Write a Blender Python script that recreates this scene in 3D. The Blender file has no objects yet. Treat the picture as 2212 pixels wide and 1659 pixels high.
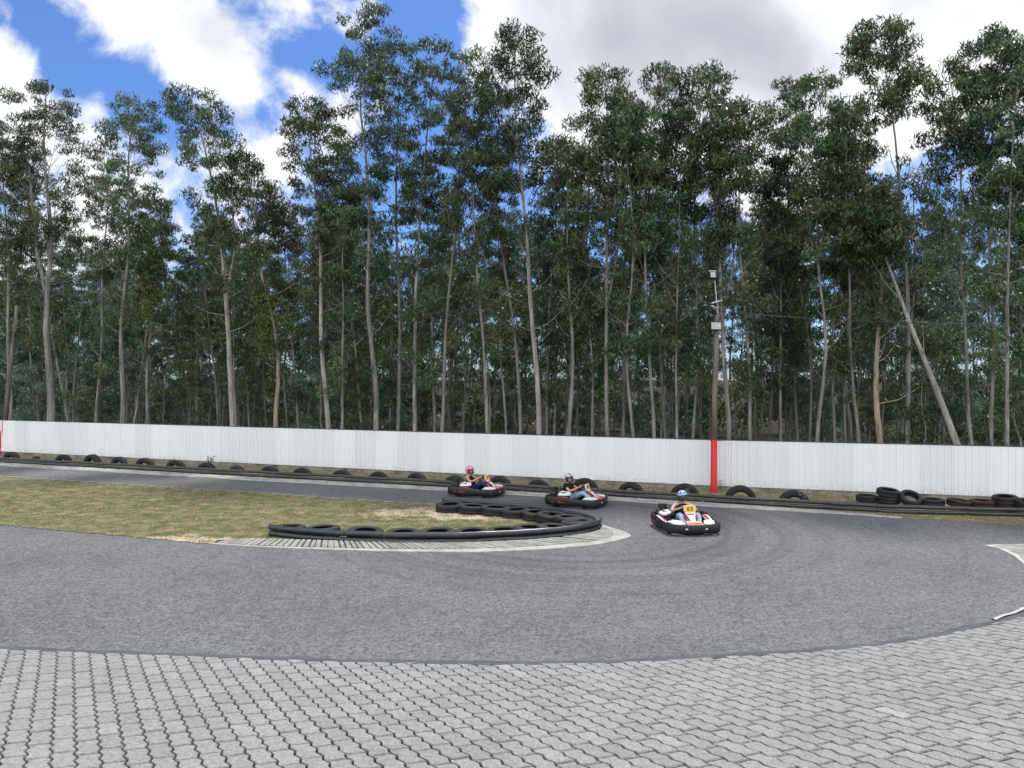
import bpy, bmesh, math, random
import numpy as np
from mathutils import Vector, Matrix
random.seed(7); RNG = np.random.default_rng(7)
R = math.radians
sc = bpy.context.scene
COL = sc.collection

# ------------------------------------------------------------------ camera
F = 1662.0                      # focal length in photo units (photo 2212 wide)
CAM_H = 3.93
PITCH = math.atan((829.5-816.0)/F)
cam_d = bpy.data.cameras.new('camera'); cam = bpy.data.objects.new('camera', cam_d); COL.objects.link(cam)
cam_d.sensor_width = 36; cam_d.lens = F*36/2212; cam_d.clip_start = .1; cam_d.clip_end = 3000
cam.location = (0, 0, CAM_H); cam.rotation_euler = (math.pi/2-PITCH, 0, 0)
sc.camera = cam

# ------------------------------------------------------------------ render look
sc.view_settings.view_transform = 'Standard'; sc.view_settings.look = 'None'
sc.view_settings.gamma = 1; sc.view_settings.exposure = 0.12
sc.render.engine = 'CYCLES'
cy = sc.cycles
cy.max_bounces = 5; cy.diffuse_bounces = 3; cy.glossy_bounces = 2; cy.transmission_bounces = 3; cy.transparent_max_bounces = 4
cy.use_denoising = True; cy.denoiser = 'OPENIMAGEDENOISE'; cy.denoising_input_passes = 'RGB_ALBEDO_NORMAL'; cy.denoising_prefilter = 'NONE'; cy.use_light_tree = False; cy.adaptive_threshold = .006
cy.caustics_reflective = cy.caustics_refractive = False
cy.sample_clamp_indirect = 4

# ------------------------------------------------------------------ sun
SUN_EL, SUN_AZ = R(63), R(22)  # azimuth clockwise from +Y
sun_d = bpy.data.lights.new('sun', 'SUN'); sun = bpy.data.objects.new('sun', sun_d); COL.objects.link(sun)
sun_d.energy = 3.5; sun_d.angle = R(9); sun_d.color = (1, .96, .9)
sdir = Vector((math.sin(SUN_AZ)*math.cos(SUN_EL), math.cos(SUN_AZ)*math.cos(SUN_EL), math.sin(SUN_EL)))
sun.rotation_euler = (-sdir).to_track_quat('-Z', 'Y').to_euler()
sun.location = sdir*50

# ------------------------------------------------------------------ pixel -> world helpers (photo 2212x1659)
_cp, _sp = math.cos(PITCH), math.sin(PITCH)
def ray(px, py):
    x, y = (px-1106)/F, -(py-829.5)/F
    return Vector((x, _cp+y*_sp, -_sp+y*_cp))
def P(px, py, z=0.0):           # point on the level z
    d = ray(px, py); t = (z-CAM_H)/d.z
    return Vector((d.x*t, d.y*t, z))
def PD(px, py, Y):              # point at distance Y ahead
    d = ray(px, py); t = Y/d.y
    return Vector((d.x*t, Y, CAM_H+d.z*t))

# ------------------------------------------------------------------ node helpers
class NT:
    def __init__(s, tree): s.t = tree; s.n = tree.nodes; s.l = tree.links
    def node(s, typ, **kw):
        n = s.n.new(typ)
        for k, v in kw.items(): setattr(n, k, v)
        return n
    def set(s, sock, v):
        if v is None: return
        if isinstance(v, bpy.types.NodeSocket): s.l.new(v, sock)
        else:
            if hasattr(sock, 'default_value'):
                if sock.type == 'RGBA' and not isinstance(v, (int, float)): v = tuple(v)+((1,) if len(v) == 3 else ())
                sock.default_value = v
    def math(s, op, a, b=None, c=None, clamp=False):
        n = s.node('ShaderNodeMath', operation=op, use_clamp=clamp)
        s.set(n.inputs[0], a); s.set(n.inputs[1], b)
        if c is not None: s.set(n.inputs[2], c)
        return n.outputs[0]
    def noise(s, vec, scale, detail=4, rough=.55, dist=0):
        n = s.node('ShaderNodeTexNoise'); s.set(n.inputs['Vector'], vec); n.inputs['Scale'].default_value = scale
        n.inputs['Detail'].default_value = detail; n.inputs['Roughness'].default_value = rough; n.inputs['Distortion'].default_value = dist
        return n.outputs[0]
    def voro(s, vec, scale, out='Distance', **kw):
        n = s.node('ShaderNodeTexVoronoi', **kw); s.set(n.inputs['Vector'], vec); n.inputs['Scale'].default_value = scale
        return n.outputs[out]
    def mapr(s, v, a, b, c=0, d=1, smooth=False):
        n = s.node('ShaderNodeMapRange', interpolation_type='SMOOTHSTEP' if smooth else 'LINEAR')
        s.set(n.inputs[0], v); n.inputs[1].default_value = a; n.inputs[2].default_value = b
        s.set(n.inputs[3], c); s.set(n.inputs[4], d)
        return n.outputs[0]
    def mix(s, f, a, b, mode='MIX'):
        n = s.node('ShaderNodeMix', data_type='RGBA', blend_type=mode)
        s.set(n.inputs[0], f); s.set(n.inputs[6], a); s.set(n.inputs[7], b)
        return n.outputs[2]
    def scl(s, vec, sc3):
        n = s.node('ShaderNodeMapping'); s.set(n.inputs[0], vec); n.inputs['Scale'].default_value = sc3
        return n.outputs[0]
    def ramp(s, f, stops):
        n = s.node('ShaderNodeValToRGB'); s.set(n.inputs[0], f)
        e = n.color_ramp.elements
        while len(e) < len(stops): e.new(.5)
        for x, (p, c) in zip(e, stops): x.position = p; x.color = tuple(c)+(1,)
        return n.outputs[0]
def mat(name, color=(.5, .5, .5), rough=.6, spec=.5, metal=0):
    m = bpy.data.materials.new(name); m.use_nodes = True
    nt = NT(m.node_tree); b = nt.n['Principled BSDF']
    b.inputs['Base Color'].default_value = tuple(color)+(1,); b.inputs['Roughness'].default_value = rough
    b.inputs['Specular IOR Level'].default_value = spec; b.inputs['Metallic'].default_value = metal
    nt.b = b; nt.m = m
    return nt
def bump(nt, h, strength=.3, dist=.01):
    n = nt.node('ShaderNodeBump'); n.inputs['Strength'].default_value = strength; n.inputs['Distance'].default_value = dist
    nt.set(n.inputs['Height'], h); nt.l.new(n.outputs[0], nt.b.inputs['Normal'])
def objco(nt): return nt.node('ShaderNodeTexCoord').outputs['Object']
def worldpos(nt): return nt.node('ShaderNodeNewGeometry').outputs['Position']
def rnd(nt): return nt.node('ShaderNodeObjectInfo').outputs['Random']

# ------------------------------------------------------------------ world: blue sky with broken cloud
w = bpy.data.worlds.new('World'); sc.world = w; w.use_nodes = True
W = NT(w.node_tree); W.n.clear()
outw = W.node('ShaderNodeOutputWorld')
sky = W.node('ShaderNodeTexSky', sky_type='NISHITA', sun_disc=False)
sky.sun_elevation = SUN_EL; sky.sun_rotation = SUN_AZ; sky.air_density = 1.0; sky.dust_density = .4; sky.ozone_density = 2.5
bgs = W.node('ShaderNodeBackground'); bgs.inputs[1].default_value = .12
skyc = W.mix(1.0, sky.outputs[0], (.56, .76, 1.12), 'MULTIPLY')
W.l.new(skyc, bgs.inputs[0])
dirv = W.node('ShaderNodeTexCoord').outputs['Generated']
def blob(px, py, radius_px, weight):
    d = ray(px, py).normalized()
    n = W.node('ShaderNodeVectorMath', operation='DOT_PRODUCT'); W.l.new(dirv, n.inputs[0]); n.inputs[1].default_value = d
    c = math.cos(math.atan(radius_px/F))
    k = 1.0/(1-c)
    e = W.math('MULTIPLY', W.math('SUBTRACT', n.outputs['Value'], 1.0), k)
    return W.math('MULTIPLY', W.math('EXPONENT', e), weight)
sep = W.node('ShaderNodeSeparateXYZ'); W.l.new(dirv, sep.inputs[0])
zz = W.math('ADD', W.math('MAXIMUM', sep.outputs[2], 0.0), .22)
comb = W.node('ShaderNodeCombineXYZ')
W.l.new(W.math('DIVIDE', sep.outputs[0], zz), comb.inputs[0]); W.l.new(W.math('DIVIDE', sep.outputs[1], zz), comb.inputs[1])
cuv = comb.outputs[0]
n1 = W.noise(dirv, 6.5, 10, .6, .5)
n2 = W.noise(dirv, 19, 8, .62, .6)
dens = W.math('ADD', W.math('MULTIPLY', W.math('SUBTRACT', n1, .5), 1.5), W.math('MULTIPLY', W.math('SUBTRACT', n2, .5), .75))
for b_ in [(250, 10, 80, .3), (380, 60, 90, .34), (470, 130, 85, .36), (440, 40, 80, .1), (565, 80, 50, .12), (530, 195, 45, .22), (620, 25, 55, .2), (205, 225, 42, .34), (0, 110, 55, .36), (0, 230, 70, .4),
           (215, 400, 150, .3), (655, 190, 42, .34), (585, 340, 70, .3), (725, 270, 80, .4), (795, 30, 40, .25), (1075, 55, 80, .34), (1230, 60, 130, .5), (1500, 80, 260, .75),
           (1850, 120, 240, .7), (2170, 110, 150, .4), (1250, 300, 140, .34), (1650, 330, 170, .34), (1990, 250, 110, .3), (120, 560, 200, .26), (520, 470, 120, .2), (1250, 560, 120, .1), (2150, 450, 110, .15),
           (190, 130, 95, -.34), (285, 200, 45, -.26), (350, 240, 40, -.2), (560, 265, 40, -.3), (690, 120, 50, -.3), (900, 50, 85, -.5), (655, 320, 30, -.2), (70, 40, 50, -.26),
           (1000, 520, 200, -.3), (1450, 560, 200, -.28), (1900, 460, 150, -.32), (2050, 95, 34, -.34), (2050, 330, 80, -.3), (1350, 430, 120, -.2), (600, 600, 150, -.2)]:
    dens = W.math('ADD', dens, blob(*b_))
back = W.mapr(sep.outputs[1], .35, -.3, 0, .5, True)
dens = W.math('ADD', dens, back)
mask = W.mapr(dens, -.04, .36, 0, 1, True)
# thickness shading of the cloud: thin edges bright white, thick bellies grey
belly = blob(1440, 150, 150, .36)
for b_ in [(1560, 60, 110, .2), (1700, 110, 110, .16), (1330, 60, 60, .3), (430, 50, 70, .26), (490, 130, 50, .16), (1740, 210, 120, .3), (1690, 15, 60, -.2), (2060, 40, 80, .1), (200, 240, 40, .1)]:
    belly = W.math('ADD', belly, blob(*b_))
n3 = W.noise(dirv, 5.0, 5, .5, .4)
belly = W.math('ADD', belly, W.mapr(n3, .36, .68, -.2, .42))
bell = W.mapr(belly, 0, .8, 0, 1)
ccol = W.ramp(bell, [(0, (1.04, 1.05, 1.06)), (.3, (.88, .9, .94)), (.65, (.62, .65, .71)), (1, (.5, .53, .6))])
bgc = W.node('ShaderNodeBackground'); W.l.new(ccol, bgc.inputs[0])
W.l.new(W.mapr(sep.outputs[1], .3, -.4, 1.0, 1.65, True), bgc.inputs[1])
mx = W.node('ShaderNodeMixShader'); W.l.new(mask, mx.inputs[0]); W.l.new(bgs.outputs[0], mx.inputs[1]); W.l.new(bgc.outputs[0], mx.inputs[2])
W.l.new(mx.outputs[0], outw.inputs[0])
w.cycles.sampling_method = 'MANUAL'; w.cycles.sample_map_resolution = 512

# ------------------------------------------------------------------ mesh helpers
class MB:
    """collects shapes, builds ONE mesh object"""
    def __init__(s): s.v = []; s.f = []; s.mi = []; s.cur = 0; s.sm = []; s.smooth = False
    def add(s, vs, fs):
        o = len(s.v); s.v += [tuple(p) for p in vs]
        for f in fs: s.f.append(tuple(o+i for i in f)); s.mi.append(s.cur); s.sm.append(s.smooth)
        return s
    def box(s, c, d, rot=None, taper=1.0):
        c = Vector(c); x, y, z = d[0]/2, d[1]/2, d[2]/2; t = taper
        vs = [Vector(p) for p in ((-x,-y,-z),(x,-y,-z),(x,y,-z),(-x,y,-z),(-x*t,-y*t,z),(x*t,-y*t,z),(x*t,y*t,z),(-x*t,y*t,z))]
        if rot is not None: vs = [rot @ p for p in vs]
        return s.add([p+c for p in vs], [(0,3,2,1),(4,5,6,7),(0,1,5,4),(1,2,6,5),(2,3,7,6),(3,0,4,7)])
    def tube(s, pts, r, seg=8, caps=True, closed=False):
        pts = [Vector(p) for p in pts]; n = len(pts)
        rs = [r]*n if isinstance(r, (int, float)) else list(r)
        vs = []; up = None
        for i, p in enumerate(pts):
            if closed: t = pts[(i+1) % n]-pts[i-1]
            else: t = pts[min(i+1, n-1)]-pts[max(i-1, 0)]
            t.normalize()
            if up is None: up = Vector((0, 0, 1)) if abs(t.z) < .9 else Vector((1, 0, 0))
            a = t.cross(up); a.normalize(); b = a.cross(t); up = b
            for k in range(seg):
                th = 2*math.pi*k/seg
                vs.append(p+(a*math.cos(th)+b*math.sin(th))*rs[i])
        fs = []
        for i in range(n if closed else n-1):
            j = (i+1) % n
            for k in range(seg):
                k2 = (k+1) % seg
                fs.append((i*seg+k, j*seg+k, j*seg+k2, i*seg+k2))
        sm = s.smooth; s.smooth = True; s.add(vs, fs)
        if caps and not closed:
            s.smooth = False; o = len(s.v)-len(vs)
            s.f.append(tuple(o+k for k in range(seg))); s.mi.append(s.cur); s.sm.append(False)
            s.f.append(tuple(o+(n-1)*seg+k for k in reversed(range(seg)))); s.mi.append(s.cur); s.sm.append(False)
        s.smooth = sm
        return s
    def lathe(s, prof, seg=32, mtx=None):      # closed profile (r,z) revolved about z
        n = len(prof); vs = []
        for k in range(seg):
            a = 2*math.pi*k/seg
            for r_, z_ in prof:
                p = Vector((r_*math.cos(a), r_*math.sin(a), z_)); vs.append(mtx @ p if mtx else p)
        fs = []
        for k in range(seg):
            k2 = (k+1) % seg
            for i in range(n):
                j = (i+1) % n
                fs.append((k*n+i, k2*n+i, k2*n+j, k*n+j))
        sm = s.smooth; s.smooth = True; s.add(vs, fs); s.smooth = sm
        return s
    def poly(s, pts): return s.add(pts, [tuple(range(len(pts)))])
    def prism(s, pts, thick):                  # pts: 3d outline; thick: vector
        n = len(pts); pts = [Vector(p) for p in pts]; t = Vector(thick)
        fs = [tuple(reversed(range(n))), tuple(range(n, 2*n))]+[(i, (i+1) % n, n+(i+1) % n, n+i) for i in range(n)]
        return s.add(pts+[p+t for p in pts], fs)
    def ball(s, c, r, seg=16, rings=10, mtx=None):
        c = Vector(c); r = (r, r, r) if isinstance(r, (int, float)) else r
        vs = []
        for i in range(rings+1):
            th = math.pi*i/rings
            for k in range(seg):
                a = 2*math.pi*k/seg
                p = Vector((r[0]*math.sin(th)*math.cos(a), r[1]*math.sin(th)*math.sin(a), r[2]*math.cos(th)))
                vs.append((mtx @ p if mtx else p)+c)
        fs = [(i*seg+k, (i+1)*seg+k, (i+1)*seg+(k+1) % seg, i*seg+(k+1) % seg) for i in range(rings) for k in range(seg)]
        sm = s.smooth; s.smooth = True; s.add(vs, fs); s.smooth = sm
        return s
    def build(s, name, mats, parent=None, bevel=0, loc=None):
        me = bpy.data.meshes.new(name); me.from_pydata(s.v, [], s.f)
        for m in (mats if isinstance(mats, (list, tuple)) else [mats]): me.materials.append(m)
        me.polygons.foreach_set('material_index', s.mi); me.polygons.foreach_set('use_smooth', s.sm)
        me.update()
        o = bpy.data.objects.new(name, me); COL.objects.link(o)
        if parent is not None: o.parent = parent
        if bevel:
            b = o.modifiers.new('bevel', 'BEVEL'); b.width = bevel; b.segments = 2; b.limit_method = 'ANGLE'; b.angle_limit = R(35)
        return o
def np_mesh(name, verts, quads, mats, attr=None, smooth=False):
    me = bpy.data.meshes.new(name); nv, nf = len(verts), len(quads); k = quads.shape[1]
    me.vertices.add(nv); me.vertices.foreach_set('co', np.ascontiguousarray(verts, np.float32).ravel())
    me.loops.add(nf*k); me.loops.foreach_set('vertex_index', np.ascontiguousarray(quads, np.int32).ravel())
    me.polygons.add(nf); me.polygons.foreach_set('loop_start', np.arange(0, nf*k, k, dtype=np.int32))
    me.update(calc_edges=True); me.validate()
    for m in (mats if isinstance(mats, (list, tuple)) else [mats]): me.materials.append(m)
    if attr is not None:
        a = me.attributes.new('tint', 'FLOAT', 'FACE'); a.data.foreach_set('value', np.ascontiguousarray(attr, np.float32))
    if smooth: me.polygons.foreach_set('use_smooth', np.ones(nf, bool))
    return me
def link(name, me, parent=None, loc=None):
    o = bpy.data.objects.new(name, me); COL.objects.link(o)
    if parent is not None: o.parent = parent
    if loc is not None: o.location = loc
    return o
def empty(name, loc=(0, 0, 0), rz=0):
    o = bpy.data.objects.new(name, None); COL.objects.link(o); o.location = loc; o.rotation_euler = (0, 0, rz); o.empty_display_size = .2
    return o
def tag(o, label=None, cat=None, group=None, kind=None):
    if label: o['label'] = label
    if cat: o['category'] = cat
    if group: o['group'] = group
    if kind: o['kind'] = kind
    return o
ORD = ['first', 'second', 'third', 'fourth', 'fifth', 'sixth', 'seventh', 'eighth', 'ninth', 'tenth', 'eleventh', 'twelfth', 'thirteenth', 'fourteenth', 'fifteenth', 'sixteenth', 'seventeenth', 'eighteenth', 'nineteenth', 'twentieth', 'twenty-first', 'twenty-second']
def smooth_path(pts, n):                       # Catmull-Rom resampled by arc length
    pts = [Vector(p) for p in pts]; out = []
    q = [pts[0]*2-pts[1]]+pts+[pts[-1]*2-pts[-2]]
    for i in range(1, len(q)-2):
        for k in range(16):
            t = k/16; a, b, c, d = q[i-1:i+3]
            out.append(.5*((2*b)+(c-a)*t+(2*a-5*b+4*c-d)*t*t+(3*b-a-3*c+d)*t**3))
    out.append(pts[-1])
    L = [0]
    for i in range(1, len(out)): L.append(L[-1]+(out[i]-out[i-1]).length)
    res = []; j = 0
    for i in range(n):
        s = L[-1]*i/(n-1)
        while j < len(L)-2 and L[j+1] < s: j += 1
        u = (s-L[j])/max(1e-9, L[j+1]-L[j]); res.append(out[j].lerp(out[j+1], min(1, max(0, u))))
    return res
def path_len(p): return sum((p[i+1]-p[i]).length for i in range(len(p)-1))

# ------------------------------------------------------------------ materials
def m_asphalt():
    nt = mat('asphalt', rough=.85, spec=.25); p = worldpos(nt)
    big = nt.noise(p, .35, 3, .5); med = nt.noise(nt.scl(p, (1, 1, 1)), 2.2, 4, .6)
    g1 = nt.noise(p, 46, 2, .7); g2 = nt.noise(p, 15, 3, .75); g3 = nt.noise(p, 6.5, 2, .7)
    base = nt.mix(nt.mapr(big, .35, .65), (.1, .1025, .107), (.13, .1325, .137))
    base = nt.mix(nt.mapr(med, .3, .7, 0, .45), base, (.158, .16, .164))
    s = nt.math('ADD', nt.math('ADD', nt.math('MULTIPLY', nt.math('SUBTRACT', g2, .5), 3.4), nt.math('MULTIPLY', nt.math('SUBTRACT', g1, .5), 2.6)), nt.math('MULTIPLY', nt.math('SUBTRACT', g3, .5), 1.4))
    v1 = nt.node('ShaderNodeSeparateColor'); nt.l.new(nt.voro(p, 34, 'Color'), v1.inputs[0]); v2 = nt.node('ShaderNodeSeparateColor'); nt.l.new(nt.voro(p, 11, 'Color'), v2.inputs[0])
    s = nt.math('ADD', nt.math('MULTIPLY', s, .55), nt.math('ADD', nt.math('MULTIPLY', nt.math('SUBTRACT', v1.outputs[0], .5), .95), nt.math('MULTIPLY', nt.math('SUBTRACT', v2.outputs[0], .5), .22)))
    f = nt.mapr(s, -.9, .9, .3, 1.8)
    col = nt.mix(1.0, base, f, 'MULTIPLY')
    crk = nt.voro(nt.scl(p, (.16, .3, 1)), 1.0, feature='DISTANCE_TO_EDGE')
    wv = nt.math('ADD', crk, nt.math('MULTIPLY', nt.math('SUBTRACT', nt.noise(p, 3, 4, .7), .5), .05))
    col = nt.mix(nt.mapr(wv, .002, .0, 0, .25), col, (.06, .06, .062))
    # rubbered driving line: long soft streaks following the bend
    d = nt.node('ShaderNodeVectorMath', operation='DISTANCE'); nt.l.new(p, d.inputs[0]); d.inputs[1].default_value = (1.6, 20.3, 0)
    rr = nt.noise(nt.scl(p, (.02, .02, .02)), 1, 1)
    comb = nt.node('ShaderNodeCombineXYZ'); nt.l.new(d.outputs['Value'], comb.inputs[0]); nt.l.new(rr, comb.inputs[1])
    st = nt.noise(comb.outputs[0], 3.2, 5, .6)
    band = nt.math('MULTIPLY', nt.mapr(d.outputs['Value'], 2.6, 3.8, 0, 1, True), nt.mapr(d.outputs['Value'], 7.5, 5.0, 0, 1, True))
    col = nt.mix(nt.math('MULTIPLY', nt.mapr(st, .38, .7, 0, .62), nt.math('ADD', nt.math('MULTIPLY', band, .8), .2)), col, (.05, .05, .054))
    nt.l.new(col, nt.b.inputs['Base Color']); bump(nt, s, .5, .006)
    return nt.m
def m_paver():
    nt = mat('paver_concrete', rough=.88, spec=.25); p = worldpos(nt)
    t = nt.node('ShaderNodeAttribute', attribute_name='tint').outputs['Fac']
    g1 = nt.noise(p, 52, 3, .8); g2 = nt.noise(p, 20, 3, .7); big = nt.noise(p, .5, 4, .6); big2 = nt.noise(p, 2.4, 3, .6)
    base = nt.ramp(t, [(0, (.19, .189, .183)), (.5, (.25, .248, .241)), (.9, (.29, .287, .279)), (1, (.33, .326, .316))])
    base = nt.mix(nt.mapr(big, .4, .7, 0, .4), base, (.215, .21, .198))
    base = nt.mix(nt.mapr(big2, .52, .75, 0, .4), base, (.2, .196, .186))
    s = nt.math('ADD', nt.math('MULTIPLY', nt.math('SUBTRACT', g1, .5), 1.6), nt.math('SUBTRACT', g2, .5))
    stain = nt.mapr(nt.noise(p, .9, 6, .75, .8), .56, .7, 0, .4)
    base = nt.mix(stain, base, (.15, .145, .132)); base = nt.mix(nt.mapr(nt.noise(p, 11, 4, .8), .6, .72, 0, .4), base, (.31, .3, .28))
    col = nt.mix(1.0, base, nt.mapr(s, -.5, .5, .45, 1.6), 'MULTIPLY')
    nt.l.new(col, nt.b.inputs['Base Color']); bump(nt, s, .5, .005)
    return nt.m
def m_ground(name, c1, c2, c3, scale=3., fine=28., stretch=(1, 1, 1), r=(.4, .62)):
    nt = mat(name, rough=.95, spec=.1); p = nt.scl(worldpos(nt), stretch)
    a = nt.noise(p, scale*.25, 5, .6); b = nt.noise(p, scale, 5, .65); c = nt.noise(p, fine, 3, .7)
    col = nt.mix(nt.mapr(a, r[0], r[1]), c1, c2)
    col = nt.mix(nt.mapr(b, .5, .68), col, c3)
    col = nt.mix(1.0, col, nt.mapr(c, .25, .75, .4, 1.6), 'MULTIPLY')
    nt.l.new(col, nt.b.inputs['Base Color']); bump(nt, c, .8, .03)
    return nt.m
def m_infield():
    nt = mat('dry_lawn', rough=.95, spec=.1); p = worldpos(nt)
    a = nt.noise(nt.scl(p, (.6, 1, 1)), .55, 6, .62); b = nt.noise(p, 2.2, 6, .68, .4); c = nt.noise(p, 26, 3, .75)
    col = nt.mix(nt.mapr(b, .4, .58), (.105, .122, .052), (.225, .19, .115))
    # bare sandy patch near the apex
    d = nt.node('ShaderNodeVectorMath', operation='DISTANCE'); nt.l.new(nt.scl(p, (.55, 1, 1)), d.inputs[0])
    q = P(1000, 1108); d.inputs[1].default_value = (q.x*.55, q.y, 0)
    d2 = nt.node('ShaderNodeVectorMath', operation='DISTANCE'); nt.l.new(nt.scl(p, (.35, 1, 1)), d2.inputs[0])
    q = P(380, 1168); d2.inputs[1].default_value = (q.x*.35, q.y, 0)
    near = nt.math('MAXIMUM', nt.mapr(d.outputs['Value'], 2.2, .2, 0, .34, True), nt.mapr(d2.outputs['Value'], .9, .0, 0, .34, True))
    sand = nt.mapr(nt.math('ADD', nt.math('ADD', nt.math('MULTIPLY', a, .5), nt.math('MULTIPLY', b, .5)), near), .6, .72)
    col = nt.mix(sand, col, (.5, .41, .29))
    col = nt.mix(nt.mapr(nt.noise(p, 7, 4, .7), .6, .75, 0, .7), col, (.085, .075, .04))
    col = nt.mix(1.0, col, nt.mapr(c, .28, .72, .45, 1.55), 'MULTIPLY')
    nt.l.new(col, nt.b.inputs['Base Color']); bump(nt, c, .8, .03)
    return nt.m
def m_concrete(name, c=(.42, .41, .38), d=(.27, .26, .24)):
    nt = mat(name, rough=.9, spec=.2); p = worldpos(nt)
    a = nt.noise(p, 2.0, 6, .65); g = nt.noise(p, 40, 3, .7)
    col = nt.mix(nt.mapr(a, .42, .66), c, d); col = nt.mix(1.0, col, nt.mapr(g, .3, .7, .7, 1.3), 'MULTIPLY')
    nt.l.new(col, nt.b.inputs['Base Color']); bump(nt, g, .4, .005)
    return nt.m
def m_bark(name, ca, cb_):
    nt = mat(name, rough=.85, spec=.2); p = objco(nt); r_ = rnd(nt)
    vec = nt.node('ShaderNodeVectorMath', operation='ADD'); nt.l.new(nt.scl(p, (7, 7, .8)), vec.inputs[0])
    cmb = nt.node('ShaderNodeCombineXYZ'); nt.l.new(nt.math('MULTIPLY', r_, 40), cmb.inputs[2]); nt.l.new(cmb.outputs[0], vec.inputs[1])
    v = vec.outputs[0]
    a = nt.noise(v, 1.0, 5, .62, .6); b = nt.noise(nt.scl(v, (.2, .2, 1)), .6, 3, .5); g = nt.noise(v, 5, 3, .7)
    pale = nt.mix(r_, ca, cb_)
    col = nt.mix(nt.mapr(a, .4, .62), pale, tuple(c*.5 for c in cb_))
    col = nt.mix(nt.mapr(b, .48, .66, 0, .85), col, nt.mix(r_, tuple(c*.62 for c in cb_), tuple(c*.75 for c in ca)))
    col = nt.mix(1.0, col, nt.mapr(g, .3, .7, .7, 1.3), 'MULTIPLY')
    nt.l.new(col, nt.b.inputs['Base Color']); bump(nt, a, .5, .03)
    return nt.m
def m_leaf(name, stops, transl=.1, rough=.42):
    nt = mat(name, rough=rough, spec=.35)
    t = nt.node('ShaderNodeAttribute', attribute_name='tint').outputs['Fac']; r_ = rnd(nt)
    col = nt.ramp(t, stops)
    hs = nt.node('ShaderNodeHueSaturation'); nt.l.new(col, hs.inputs['Color'])
    nt.l.new(nt.mapr(r_, 0, 1, .475, .52), hs.inputs['Hue']); nt.l.new(nt.mapr(nt.math('FRACT', nt.math('MULTIPLY', r_, 7.3)), 0, 1, .72, 1.3), hs.inputs['Value'])
    nt.l.new(hs.outputs[0], nt.b.inputs['Base Color'])
    tr = nt.node('ShaderNodeBsdfTranslucent'); tc = nt.mix(1.0, hs.outputs[0], (1.1, 1.35, .7), 'MULTIPLY'); nt.l.new(tc, tr.inputs[0])
    mxs = nt.node('ShaderNodeMixShader'); mxs.inputs[0].default_value = transl
    nt.l.new(nt.b.outputs[0], mxs.inputs[1]); nt.l.new(tr.outputs[0], mxs.inputs[2])
    nt.l.new(mxs.outputs[0], nt.n['Material Output'].inputs[0])
    return nt.m
def m_rubber(name='tyre_rubber', c=(.014, .014, .016), dust=(.06, .056, .05), amt=.4):
    nt = mat(name, rough=.7, spec=.35); p = objco(nt)
    a = nt.noise(p, 5, 5, .65); n = nt.node('ShaderNodeNewGeometry').outputs['Normal']
    col = nt.mix(nt.mapr(nt.noise(worldpos(nt), 3.1, 5, .7), .45, .75, 0, amt), c, dust)
    col = nt.mix(1.0, col, nt.mapr(a, .3, .7, .7, 1.3), 'MULTIPLY')
    nt.l.new(col, nt.b.inputs['Base Color']); bump(nt, nt.noise(p, 40, 2), .2, .004)
    return nt.m
def m_paint(name, c, rough=.4, spec=.5, dirt=.15, dc=(.2, .18, .15), scale=4):
    nt = mat(name, c, rough, spec); p = objco(nt)
    a = nt.noise(p, scale, 6, .68)
    col = nt.mix(nt.mapr(a, .5, .72, 0, dirt), c, dc)
    nt.l.new(col, nt.b.inputs['Base Color'])
    nt.l.new(nt.mapr(a, .3, .7, rough*.8, min(1, rough*1.3)), nt.b.inputs['Roughness'])
    return nt.m
def m_wall():
    nt = mat('white_sheet_metal', rough=.5, spec=.3); p = worldpos(nt)
    a = nt.noise(nt.scl(p, (1.4, 1.4, .25)), 1.6, 5, .6); s = nt.noise(nt.scl(p, (14, 14, .5)), 1, 3, .6)
    sp = nt.node('ShaderNodeSeparateXYZ'); nt.l.new(p, sp.inputs[0])
    low = nt.mapr(sp.outputs[2], .55, .08, 0, 1, True)
    col = nt.mix(nt.mapr(a, .4, .7, 0, .35), (.8, .83, .86), (.73, .765, .795))
    col = nt.mix(nt.mapr(s, .55, .75, 0, .3), col, (.6, .6, .58))
    dt = nt.node('ShaderNodeVectorMath', operation='DOT_PRODUCT'); nt.l.new(p, dt.inputs[0]); dt.inputs[1].default_value = (.941, -.339, 0)
    wn_ = nt.node('ShaderNodeTexWhiteNoise', noise_dimensions='1D'); nt.l.new(nt.math('FLOOR', nt.math('DIVIDE', dt.outputs['Value'], 1.0)), wn_.inputs['W'])
    col = nt.mix(1.0, col, nt.mapr(wn_.outputs['Value'], 0, 1, .93, 1.03), 'MULTIPLY')
    seam = nt.mapr(nt.math('FRACT', nt.math('DIVIDE', dt.outputs['Value'], 1.0)), .0, .02, .5, 0)
    col = nt.mix(seam, col, (.42, .43, .44))
    spl = nt.noise(p, 9, 5, .75)
    col = nt.mix(nt.math('MULTIPLY', low, nt.mapr(spl, .48, .68, 0, .65)), col, (.33, .3, .24))
    nt.l.new(col, nt.b.inputs['Base Color'])
    return nt.m
M = {}
M['asphalt'] = m_asphalt(); M['paver'] = m_paver(); M['infield'] = m_infield()
M['joint'] = m_ground('joint_dirt', (.05, .048, .045), (.035, .034, .031), (.1, .09, .07), 1.6, 60)
M['verge'] = m_ground('verge_dirt', (.2, .165, .105), (.15, .145, .07), (.34, .28, .19), 3.5, 30)
M['floor'] = m_ground('forest_floor', (.045, .036, .024), (.035, .034, .018), (.06, .046, .03), 2, 20)
M['concrete'] = m_concrete('kerb_concrete', (.3, .295, .275), (.19, .185, .17)); M['strip'] = m_concrete('strip_concrete', (.4, .39, .365), (.26, .255, .235))
M['edge'] = m_concrete('bitumen_edge', (.1, .103, .112), (.07, .072, .08))
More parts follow.
